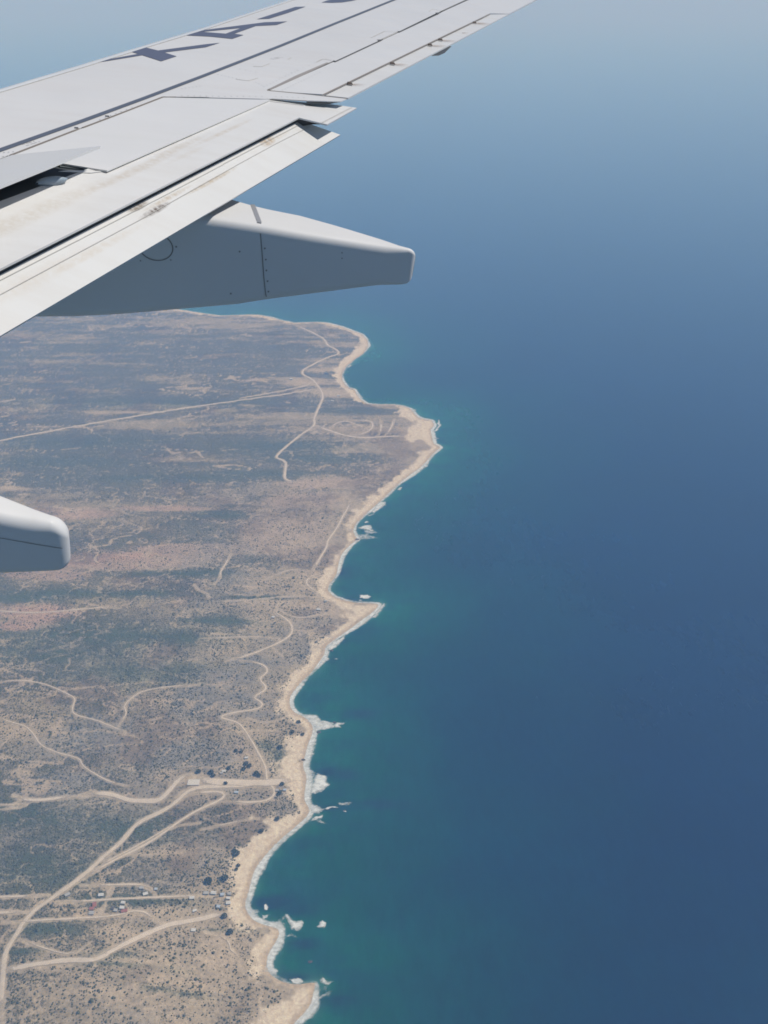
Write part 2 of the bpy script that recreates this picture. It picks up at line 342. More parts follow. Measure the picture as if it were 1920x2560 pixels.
dark = blobf(x, y, [(150,1640,200,30),(420,1600,160,30),(60,1500,90,12),(330,1490,140,12),(690,1895,30,36),(665,1870,30,14),(240,1600,300,40),(350,1690,260,36),(480,1440,180,10),(150,1490,180,12),(700,1120,190,20),(800,1150,140,12),(880,1030,90,8),(400,1010,300,12),(300,2080,240,50),(90,2050,200,40),(100,2180,160,60),(270,2440,140,9),(200,1110,260,18),(650,1190,140,10),(400,1200,300,10),(560,1290,80,10),(330,2260,150,20),(430,2500,80,9),(120,2340,90,20),(290,2420,60,16),(540,1560,120,14),(560,2330,80,5),(640,1500,80,6),(60,2400,50,12),(150,1160,200,20)])
grey = blobf(x, y, [(400,1895,90,32),(290,1860,120,36),(610,1755,60,24),(650,1790,60,12),(560,1700,70,20),(100,1985,60,14),(180,1960,90,18),(640,1660,80,14),(480,1750,60,30),(520,1900,50,30),(800,1630,40,18)])
red = ss(.22, .70, red + (fbm(x, y, 130, 4, 2, .7, seed=33) - .5) * .9)
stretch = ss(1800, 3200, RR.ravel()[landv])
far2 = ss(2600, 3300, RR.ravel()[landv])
big = fbm(x, y, 620, 4, 1.9, 0.8, seed=11) - 0.5
st = 0.45 * fbm_keep(x, y + x * 0.06, 150, 4, 3.4, 0.75, seed=12, gain=0.62) + 0.55 * fbm_keep(x, y - x * 0.03, 52, 4, 4.5, 0.6, seed=15, gain=0.66) - 0.5
md = fbm(x, y, 75, 4, seed=13) - 0.5
fn = fbm(x, y, 13, 3, seed=14, gain=.65) - 0.5
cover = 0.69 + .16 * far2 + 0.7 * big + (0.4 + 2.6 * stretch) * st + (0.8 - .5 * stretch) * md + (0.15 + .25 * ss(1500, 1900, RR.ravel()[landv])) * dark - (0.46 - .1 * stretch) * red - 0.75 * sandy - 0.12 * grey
cover -= (0.20 * (1 - ss(60, 420, s)) + 0.22 * (1 - ss(100, 800, s)) * (1 - .6 * stretch)) * (1 - dark)
cover = np.clip(cover + 0.35 * fn, 0.02, 0.97)
C = lambda *a: np.array(a, np.float32)
soil = np.broadcast_to(C(.285, .235, .160), (len(x), 3)).copy()
def lay(col, f): 
    global soil
    soil = soil + (np.asarray(col, np.float32)[None] - soil) * np.clip(f, 0, 1)[:, None]
redn = np.clip(red * 0.85 + 0.4 * ss(0.02, .22, fbm(x, y, 520, 3, 2, 1, seed=21) - 0.5) * stretch * (1 - far2), 0, 1)
lay((.37, .265, .205), redn)
lay((.37, .305, .225), (1 - ss(80, 650, s)) * .8 * (1 - .5 * stretch))
lay((.15, .175, .115), dark * .65)
lay((.40, .265, .20), ss(.25, .7, blobf(x, y, [(100,1545,115,24),(45,1570,60,12),(150,1405,110,12),(300,1395,90,10)]) + (fbm(x, y, 90, 4, 2, .7, seed=91) - .5) * .9) * .8)
lay((.235, .215, .185), np.clip(grey * 1.0 + 0.5 * ss(.03, .2, fbm(x, y, 260, 3, seed=22) - .5) * (1 - stretch), 0, 1))
lay((.20, .15, .105), 0.7 * ss(.05, .22, fbm(x, y, 130, 4, seed=23) - .5))
soil *= (0.86 + 0.5 * (fbm(x, y, 9, 2, seed=24) * .5 + fbm(x, y, 45, 2, seed=25) * .5 - .3))[:, None]
gull = np.abs(fbm(x, y, 60, 3, 1.6, .8, seed=26) - .5)
lay((.40, .32, .235), (1 - ss(0.008, 0.028, gull)) * 0.75 * ss(30, 120, s) * (1 - .65 * stretch) * (1 - 0.6 * dark))
cover = cover * (1 - 0.8 * (1 - ss(0.006, 0.024, gull)) * (1 - .65 * stretch) * (1 - .6 * dark))
for lam_, sx_, th_, k_, sd_ in ((150, 2.4, .010, .8, 81), (85, 2.6, .014, .6, 82), (36, 1.6, .022, .5, 83)):
    ln = 1 - ss(th_ * .35, th_, np.abs(fbm(x, y, lam_, 3, sx_, .8, seed=sd_) - .5))
    pt = ss(.38, .62, fbm(x, y, 240, 2, seed=sd_ + 5)) * (1 - .6 * dark)
    lay((.43, .35, .26), ln * pt * k_); cover = cover * (1 - ln * pt * k_ * .9)
lay((.44, .355, .26), sandy * 0.75)
lay((.45, .375, .285), trk * 0.6); cover *= (1 - trk)
lay((.575, .485, .37), beach); cover *= (1 - ss(0.3, .9, beach))
lay((.36, .27, .18), wet * .7 * ss(0, 1, beach))
me, used = grid_mesh('land', np.stack([X, Y, Zf], 1), len(rr), len(th), keep)
full = np.zeros((len(X), 4), np.float32); full[:, 3] = 1; full[landv, :3] = soil
cv = np.zeros(len(X)); cv[landv] = cover; dk = np.zeros(len(X)); dk[landv] = np.clip(dark, 0, 1)
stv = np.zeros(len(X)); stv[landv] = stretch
a = me.attributes.new('soil', 'FLOAT_COLOR', 'POINT'); a.data.foreach_set('color', full[used].ravel())
fattr(me, 'cover', cv[used]); fattr(me, 'dark', dk[used]); fattr(me, 'farther', stv[used])
m, t, b = mat('desert_ground')
ge = nd(t, 'ShaderNodeNewGeometry'); pos = ge.outputs['Position']
at_ = lambda nm, o='Fac': nd(t, 'ShaderNodeAttribute', attribute_name=nm).outputs[o]
soilc = at_('soil', 'Color')
soilc = mixc(t, 0.55, soilc, ramp(t, noise(t, pos, 0.16, 4, 0.7), [(.25, (.22, .22, .22)), (.75, (.82, .82, .82))]), 'OVERLAY')
n1 = noise(t, pos, 0.10, 5, 0.72, 0.3)
n2 = noise(t, mapping(t, pos, (1, 1.3, 1)), 0.24, 3, 0.6)
ns = math_(t, 'ADD', math_(t, 'MULTIPLY', n1, 0.5), math_(t, 'MULTIPLY', n2, 0.5))
thr = math_(t, 'MULTIPLY_ADD', at_('cover'), -0.36, 0.68)
msk = math_(t, 'MULTIPLY', math_(t, 'SUBTRACT', ns, thr), 6.0, clamp=True)
veg = mixc(t, noise(t, pos, 0.006, 4), (.078, .096, .052), (.116, .118, .070))
veg = mixc(t, math_(t, 'MULTIPLY', at_('dark'), 0.9, clamp=True), veg, (.046, .078, .046))
veg = mixc(t, math_(t, 'MULTIPLY', at_('farther'), 0.65), veg, (.086, .084, .088))  # far scrub greyed: dry twigs, and distance haze put into the colour
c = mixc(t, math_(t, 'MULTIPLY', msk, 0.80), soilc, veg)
t.links.new(c, b.inputs['Base Color']); b.inputs['Roughness'].default_value = 0.95; b.inputs['Specular IOR Level'].default_value = 0.1
bp = nd(t, 'ShaderNodeBump'); bp.inputs['Strength'].default_value = 0.9; bp.inputs['Distance'].default_value = 2.2
t.links.new(math_(t, 'ADD', msk, math_(t, 'MULTIPLY', noise(t, pos, 0.05, 5, .6), 1.5)), bp.inputs['Height']); t.links.new(bp.outputs[0], b.inputs['Normal'])
link('land', me, m, kind='structure', label='dry desert coast of pale sand and dark scrub')

# ------------------------------------------------------------------ road meshes
road_m = simple('packed_dirt', (.52, .445, .355), 0.95, var=0.22, scale=0.12)
bed_m = simple('riverbed_sand', (.54, .465, .38), 0.95, var=0.2, scale=0.09)
for k, (w, q) in enumerate(ROADG):
    # resample evenly and drape over the terrain
    seg = np.linalg.norm(np.diff(q[:, :2], axis=0), axis=1); L = np.concatenate([[0], np.cumsum(seg)])
    n = max(6, int(L[-1] / 9)); u = np.linspace(0, L[-1], n)
    cx = np.interp(u, L, q[:, 0]); cy = np.interp(u, L, q[:, 1])
    cx += (fbm(cx, cy, 55, 2, seed=31) - .5) * w * .35; cy += (fbm(cx, cy, 55, 2, seed=32) - .5) * w * .35
    dx = np.gradient(cx); dy = np.gradient(cy); l = np.hypot(dx, dy) + 1e-9; nx, ny = -dy / l, dx / l
    isbed = k >= len(ROADS)
    vv = []
    ends = np.clip(np.minimum(np.arange(n), n - 1 - np.arange(n)) / 3.0, 0.25, 1)
    for j, sgn in enumerate((-1, -0.5, 0, 0.5, 1)):
        wd = w * 0.62 * (0.60 + 0.64 * fbm(cx, cy, 16 if not isbed else 30, 3, seed=40 + (0 if sgn < 0 else 1) + k)) * ends
        xx = cx + nx * sgn * wd; yy = cy + ny * sgn * wd
        zz = height(xx, yy, sd_coast(xx, yy)) + (0.7 if abs(sgn) < 1 else 0.15) + 0.012 * (k % 17) + (0.25 if isbed else 0)
        vv.append(np.stack([xx, yy, zz], 1))
    pts = np.stack(vv, 1).reshape(-1, 3)
    me, _ = grid_mesh('dirt_road', pts, n, 5)
    big_ = 1.0 if w > 5 else .9
    fattr(me, 'foam', (np.array([.15, .85, 1.0, .85, .15])[None] * big_ * np.clip(np.minimum(np.arange(n), n - 1 - np.arange(n)) / 5.0, .3, 1)[:, None]).ravel())
    link('dry_riverbed' if isbed else 'dirt_road', me, bed_m if isbed else road_m, kind='structure')

for m_, k_ in ((road_m, 1.0), (bed_m, .9)):
    t = m_.node_tree; b = t.nodes['Principled BSDF']
    fa = nd(t, 'ShaderNodeAttribute', attribute_name='foam').outputs['Fac']; g_ = nd(t, 'ShaderNodeNewGeometry').outputs['Position']
    nn = noise(t, g_, .22, 4, .65); n2_ = noise(t, g_, .02, 3, .6)
    t.links.new(math_(t, 'MULTIPLY', math_(t, 'ADD', math_(t, 'ADD', fa, math_(t, 'MULTIPLY', nn, .9)), math_(t, 'MULTIPLY_ADD', n2_, .8, -1.14)), 2.4, clamp=True), b.inputs['Alpha'])
# concrete pad by the riverbed
def gp(x, y): return ground(x, y)[0]
pm = simple('pale_concrete', (.55, .52, .47), 0.9, var=.1, scale=.3)
pc = gp(484, 1957)
me = mesh('pad', [(-11, -7, 0), (11, -7, 0), (11, 7, 0), (-11, 7, 0), (-11, -7, 1.6), (11, -7, 1.6), (11, 7, 1.6), (-11, 7, 1.6)], [(4, 5, 6, 7), (0, 1, 5, 4), (1, 2, 6, 5), (2, 3, 7, 6), (3, 0, 4, 7)])
o = link('concrete_pad', me, pm, kind='structure'); o.location = pc + np.array([0, 0, 0.1])

# ------------------------------------------------------------------ scrub: tens of thousands of small bushes in one object
def scrub(name, n, tmin, tmax, dmin, dmax, sz, seed, lab, colA, colB):
    g = np.random.default_rng(seed)
    tt = np.radians(g.uniform(tmin, tmax, n * 6)); r0 = np.sqrt(g.uniform(dmin ** 2, dmax ** 2, n * 6))
    x = r0 * np.sin(tt); y = r0 * np.cos(tt); s = sd_coast(x, y)
    ok = s > 14; x, y, s = x[ok], y[ok], s[ok]
    db = seg_dist(x, y, BEACHPOLY, True); db = np.where(inside(x, y, BEACHPOLY), db, -db)
    pr = 0.15 + 1.4 * (fbm(x, y, 40, 3, seed=51)) ** 2 + 0.8 * blobf(x, y, [(690,1895,30,36),(665,1870,30,14),(620,2150,60,30),(700,2020,60,30),(560,2170,60,30),(330,2260,150,20),(100,2180,160,60)])
    pr *= np.where(db + (fbm(x, y, 22, 4, seed=5) - 0.5) * 26 > -3, 0.006, 1)
    for w, q in ROADG:
        lo = q[:, :2].min(0) - 20; hi = q[:, :2].max(0) + 20; mk = (x > lo[0]) & (x < hi[0]) & (y > lo[1]) & (y < hi[1])
        if mk.any():
            d = seg_dist(x[mk], y[mk], q[:, :2]); pr[mk] *= np.where(d < w * .5 + 3, 0, 1)
    pr *= 1 - .93 * ss(1300, 2800, np.hypot(x, y)); ok = g.random(len(x)) < pr; x, y, s = x[ok][:n], y[ok][:n], s[ok][:n]
    z = height(x, y, s); n = len(x)
    ang = np.arange(5) / 5 * 2 * np.pi
    rad = sz * np.exp(g.normal(0, .38, n))
    V = np.zeros((n, 11, 3)); 
    for k in range(5):
        for lev, (rf_, hf) in enumerate(((.95, .25), (.78, .85))):
            jr = rad * rf_ * g.uniform(.72, 1.25, n)
            V[:, lev * 5 + k, 0] = x + jr * math.cos(ang[k] + lev * .6); V[:, lev * 5 + k, 1] = y + jr * math.sin(ang[k] + lev * .6); V[:, lev * 5 + k, 2] = z + rad * hf * g.uniform(.7, 1.2, n)
    V[:, 10] = np.stack([x, y, z + rad * 1.15], 1)
    fc = []
    for k in range(5):
        k2_ = (k + 1) % 5; fc += [(k, k2_, 5 + k2_), (k, 5 + k2_, 5 + k), (5 + k, 5 + k2_, 10)]
    fc = (np.array(fc)[None] + (np.arange(n) * 11)[:, None, None]).reshape(-1, 3)
    me = bpy.data.meshes.new(name); me.vertices.add(n * 11); me.vertices.foreach_set('co', V.astype(np.float32).ravel())
    me.loops.add(fc.size); me.loops.foreach_set('vertex_index', fc.astype(np.int32).ravel())
    me.polygons.add(len(fc)); me.polygons.foreach_set('loop_start', np.arange(0, fc.size, 3, dtype=np.int32)); me.update(calc_edges=True)
    m, t, b = mat(name); ge = nd(t, 'ShaderNodeNewGeometry')
    t.links.new(mixc(t, noise(t, ge.outputs['Position'], 0.11, 3, .7), colA, colB), b.inputs['Base Color'])
    b.inputs['Roughness'].default_value = 0.95; b.inputs['Specular IOR Level'].default_value = .1
    link(name, me, m, kind='stuff', label=lab)
scrub('desert_scrub', 62000, -44, -4, 640, 3000, 1.0, 3, 'low grey green desert bushes scattered over the near land', (.078, .092, .056), (.13, .125, .082))

# ------------------------------------------------------------------ trees one can tell apart
trunk_m = simple('bark', (.12, .09, .07), 0.9); crown_m = simple('crown_leaves', (.040, .052, .034), 0.9, var=.35, scale=0.6)
def crown_mesh(seed, r=4.0, hgt=4.5):
    g = random.Random(seed); v = []; f = []
    for k in range(150):
        a_ = g.uniform(0, 2 * math.pi); u = g.uniform(-.5, 1); q = math.sqrt(1 - u * u) * g.uniform(.55, 1.1)
        c_ = np.array([math.cos(a_) * q * r, math.sin(a_) * q * r, hgt * .62 + u * hgt * .45])
        e1 = np.array([g.gauss(0, 1), g.gauss(0, 1), g.gauss(0, .5)]); e1 /= np.linalg.norm(e1)
        e2 = np.cross(e1, [g.gauss(0, 1), g.gauss(0, 1), 1.0]); e2 /= np.linalg.norm(e2); sz = g.uniform(.6, 1.2)
        i = len(v); v += [c_ - e1 * sz, c_ + e2 * sz * .7, c_ + e1 * sz, c_ - e2 * sz * .7]; f += [(i, i + 1, i + 2, i + 3)]
    return mesh('crown', v, f)
def trunk_mesh(hgt=2.6):
    v = []; f = []
    for z_, r_ in ((-.5, .4), (1.2, .28), (hgt, .16)):
        for k in range(6): v.append((r_ * math.cos(k * math.pi / 3), r_ * math.sin(k * math.pi / 3), z_))
    for l_ in range(2):
        for k in range(6): f.append((l_ * 6 + k, l_ * 6 + (k + 1) % 6, l_ * 6 + 6 + (k + 1) % 6, l_ * 6 + 6 + k))
    # two limbs
    for sx in (-1, 1):
        i = len(v)
        for z_, ox, r_ in ((1.4, 0, .16), (3.1, sx * 1.5, .07)):
            for k in range(4): v.append((ox + r_ * math.cos(k * math.pi / 2), r_ * math.sin(k * math.pi / 2), z_))
        for k in range(4): f.append((i + k, i + (k + 1) % 4, i + 4 + (k + 1) % 4, i + 4 + k))
    return mesh('trunk', v, f)
CR_ = [crown_mesh(s_) for s_ in range(4)]; TR_ = trunk_mesh()
TREES = [
 (615,1911,1.15,'dark round tree on the bare sandy clearing, uppermost of its three'),(624,1916.5,1.05,'dark round tree at the right of the three on the sandy clearing'),(609.5,1923.5,1.05,'dark low tree at the bottom of the three on the sandy clearing'),
 (528,1933,1.3,'dark bushy tree left of the white roofed ranch huts'),(572,1922,1.0,'dark tree just above the white ranch huts'),(533,1941,1.0,'dark tree against the upper bank of the pale riverbed'),
 (496,1931,1.2,'dark tree where the riverbed widens beside the concrete pad'),(641,1936,1.3,'wide dark tree at the right end of the clearing before the track'),(648,1940,1.0,'dark tree hugging the coastal track above the riverbed'),
 (590,1878,.9,'small dark tree in the reddish field above the clearing'),(604,1881,.85,'small dark tree left of the small white roofed hut'),(654,2079,1.05,'lone dark bush tree beside the sand tongue south of the headland'),
 (693,2049,1.0,'dark tree at the neck of the small sandy point'),(561,2311,.0,''),(561.5,2292,1.15,'lone dark tree standing on the wide riverbed near the beach village'),
 (592,2136,1.35,'dark thicket tree on the edge of the widest beach'),(596,2165,.8,'small bush tree alone on the pale back beach'),(591,2175,.75,'small bush tree lower on the pale back beach'),
 (563,2198,1.5,'large dark round tree in the scrub behind the widest beach'),(521,2206,1.6,'large spreading tree inland of the widest beach'),(640,2004.5,.0,''),
 (564,1960,.9,'dark tree on the island of scrub inside the riverbed'),(699,1985,1.1,'dark tree among the cottages above the point'),(705,1962,1.0,'dark tree at the back of the beach beside the riverbed mouth'),
 (757,1837,.9,'dark tree under the crest of the rocky point'),(731,1832,1.1,'dark tree behind the rocky point dunes'),(746,1806,.9,'dark tree on top of the rocky point'),
 (585,2128,.9,'dark tree at the upper end of the widest beach'),(700,1870,1.2,'dark tree at the edge of the green thicket by the beach'),(575,2332,1.2,'dark tree below the riverbed mouth road'),
]
first = {}
for k, (px, py, sc_, lab) in enumerate(TREES):
    if not lab: continue
    c_ = gp(px, py)
    root = link('desert_tree', None, label=lab, cat='tree', group='dark trees dotted over the coast')
    root.location = c_; root.scale = (sc_, sc_, sc_); root.rotation_euler = (0, 0, k * 1.3)
    link('trunk', TR_, trunk_m, root); link('crown', CR_[k % 4], crown_m, root)

# ------------------------------------------------------------------ houses
wall_w = simple('whitewashed_wall', (.50, .48, .45), .85); wall_g = simple('grey_block_wall', (.36, .34, .32), .9)
roofs = {'white': simple('white_roof', (.54, .54, .53), .6, var=.04), 'red': simple('red_roof', (.30, .12, .10), .8), 'grey': simple('grey_roof', (.36, .36, .36), .8), 'blue': simple('blue_grey_roof', (.36, .42, .50), .7), 'dark': simple('dark_roof', (.10, .10, .12), .8)}
door_m = simple('dark_door', (.06, .05, .045), .7)
def boxm(name, sx, sy, sz, z0=0.0, cx=0.0, cy=0.0):
    a_, b_ = sx / 2, sy / 2
    return mesh(name, [(cx - a_, cy - b_, z0), (cx + a_, cy - b_, z0), (cx + a_, cy + b_, z0), (cx - a_, cy + b_, z0), (cx - a_, cy - b_, z0 + sz), (cx + a_, cy - b_, z0 + sz), (cx + a_, cy + b_, z0 + sz), (cx - a_, cy + b_, z0 + sz)],
                [(3, 2, 1, 0), (4, 5, 6, 7), (0, 1, 5, 4), (1, 2, 6, 5), (2, 3, 7, 6), (3, 0, 4, 7)])
def house(px, py, w, d, h, rz, roof, lab, gable=True, wallm=None):
    c_ = gp(px, py)
    root = link('house', None, label=lab, cat='house', group='small houses scattered over the coast')
    root.location = c_; root.rotation_euler = (0, 0, math.radians(rz)); root.scale = (.64, .64, .64)
    link('wall', boxm('wall', w, d, h + .8, -.8), wallm or wall_w, root)
    ov = .5
    if gable:
        a_, b_, r_ = w / 2 + ov, d / 2 + ov, h + d * .16
        v = [(-a_, -b_, h - .1), (a_, -b_, h - .1), (a_, 0, r_), (-a_, 0, r_), (-a_, b_, h - .1), (a_, b_, h - .1)]
        v += [(q[0], q[1], q[2] + .25) for q in v]
        f = [(6, 7, 8, 9), (9, 8, 11, 10), (1, 0, 3, 2), (2, 3, 4, 5), (0, 1, 7, 6), (5, 4, 10, 11), (1, 2, 8, 7), (2, 5, 11, 8), (3, 0, 6, 9), (4, 3, 9, 10)]
        link('roof', mesh('roof', v, f), roofs[roof], root)
    else:
        link('roof', boxm('roof', w + .6, d + .6, .4, h + .004), roofs[roof], root)
    link('door', boxm('door', 1.1, .12, 2.1, 0.02, w * .15, -d / 2 - .07), door_m, root)
    for s_ in (-1, 1): link('window', boxm('window', 1.3, .1, 1.1, 1.2, s_ * w * .33, -d / 2 - .06), door_m, root)
HS = [
 (253,2239,13,8,4.2,8,'white','white roofed house above the crossing of the plot roads',True),
 (237,2264,9,14,4.5,20,'red','red roofed house left of the slanted plot road, upper one',True),
 (230,2273,11,8,4,10,'red','darker red roofed house below the upper red roof',True),
 (229,2284,12,9,3.6,5,'grey','grey roofed house lowest on the left of the slanted plot road',True),
 (308,2258,10,7,3.8,0,'white','white house right of the slanted road under the long plot road',True),
 (305,2271,11,8,4.6,0,'white','tall white house joined above the red roofed one',False),
 (311,2279,15,8,3.8,18,'red','long red roofed house at the bend of the lower plot road',True),
 (289,2277,9,7,3.4,0,'grey','small grey house left of the tall white house',False),
 (281,2272,7,6,3.2,12,'dark','tiny dark roofed shed between grey houses right of the slanted road',False),
 (354,2221,11,7,3.6,5,'grey','pale grey house inside the rounded plot loop',False),
 (364,2236,12,8,3.8,24,'white','white house in the lower corner of the rounded plot loop',True),
 (390,2224,8,6,3.5,0,'blue','bluish house outside the bend of the rounded plot loop',False),
 (169,2238,13,8,3.6,35,'grey','pale house beside the junction of the main dirt road',False),
 (480,2246,12,7,3.6,10,'white','white house below the plot road halfway to the beach village',True),
 (487,2278,10,6,3.4,28,'white','small white house above the wide riverbed road',False),
 (484,2327,11,8,3.8,0,'white','lone white house on the slope south of the wide riverbed',False),
 (515,2234,13,8,3.8,4,'grey','grey roofed house at the upper left of the beach village',False),
 (534,2234,13,8,4.6,0,'white','white house in the upper row of the beach village',True),
 (556,2238,10,8,4,6,'blue','bluish grey house in the middle of the beach village',False),
 (574,2236,9,7,3.8,0,'grey','grey house at the upper right of the beach village by the sand',True),
 (571,2247,10,6,3.8,0,'white','white house facing the sand in the beach village',False),
 (571,2259,11,8,4.2,8,'white','large white house facing the sand below the other village house',True),
 (546,2268,9,8,4,0,'blue','pale blue house at the lower edge of the beach village',False),
 (616,1895.5,10,6,3.2,12,'white','white roofed hut above the sandy clearing',True),
 (560,1929,11,7,3.4,0,'white','white ranch house beside the pale riverbed',True),
 (554,1934,8,6,3.2,14,'grey','grey outbuilding touching the white ranch house',False),
 (591,1982,12,7,3.4,0,'blue','blue grey shed on the reddish field between two tracks',False),
 (683,1544.5,12,7,4,0,'white','white house at the end of the tan cleared plot',False),
 (796.5,1525,14,9,4,0,'white','white roofed house on the sandy headland neck',True),
 (814,1504,12,8,4,0,'grey','grey house above the sandy headland beach',True),
 (817,935,26,14,6,0,'dark','dark roofed long house on the pale plain near the far bay',True),
 (847,990,20,10,4.5,0,'white','white house on the far bay plain',True),
 (831,1003.5,16,9,4.5,0,'white','white house left in the far hamlet under the plain',True),
 (822,1004.5,13,9,4.5,0,'grey','grey house in the far hamlet under the plain',True),
 (712,1976,9,7,3.6,0,'blue','bluish cottage above the second point among trees',False),
 (693,1977,9,7,3.6,10,'grey','grey cottage above the second point beside the track',False),
 (728,949,18,10,5,0,'white','white building on the pale streak left of the far bay',False),
]
for px, py, w, d, h, rz, rf2, lab, gb in HS:
    house(px, py, w, d, h, rz - 4, rf2, lab, gb, wall_g if rf2 in ('grey', 'dark') else wall_w)

# ------------------------------------------------------------------ surf
m, t, b = mat('surf_foam'); ge = nd(t, 'ShaderNodeNewGeometry'); pos = ge.outputs['Position']
b.inputs['Base Color'].default_value = (.66, .69, .69, 1); b.inputs['Roughness'].default_value = .8
fa = nd(t, 'ShaderNodeAttribute', attribute_name='foam').outputs['Fac']
nn = math_(t, 'MULTIPLY_ADD', noise(t, mapping(t, pos, (1, 1.6, 1)), 0.09, 6, .72), 1.5, -.27)
al = math_(t, 'MULTIPLY', math_(t, 'SUBTRACT', math_(t, 'ADD', fa, nn), 0.74), 1.35, clamp=True)
al = math_(t, 'MULTIPLY', al, math_(t, 'GREATER_THAN', fa, .015))
t.links.new(al, b.inputs['Alpha']); foam_m = m
FO = []
def c6(l): return [(450 + a_ / 3.318, 1700 + b_ / 3.318) for a_, b_ in l]
def c8(l): return [(450 + a_ / 3.318, 2110 + b_ / 3.318) for a_, b_ in l]
def c4(l): return [(500 + a_ / 2.765, 1240 + b_ / 2.765) for a_, b_ in l]
def c2(l): return [(600 + a_ / 2.765, 760 + b_ / 2.765) for a_, b_ in l]
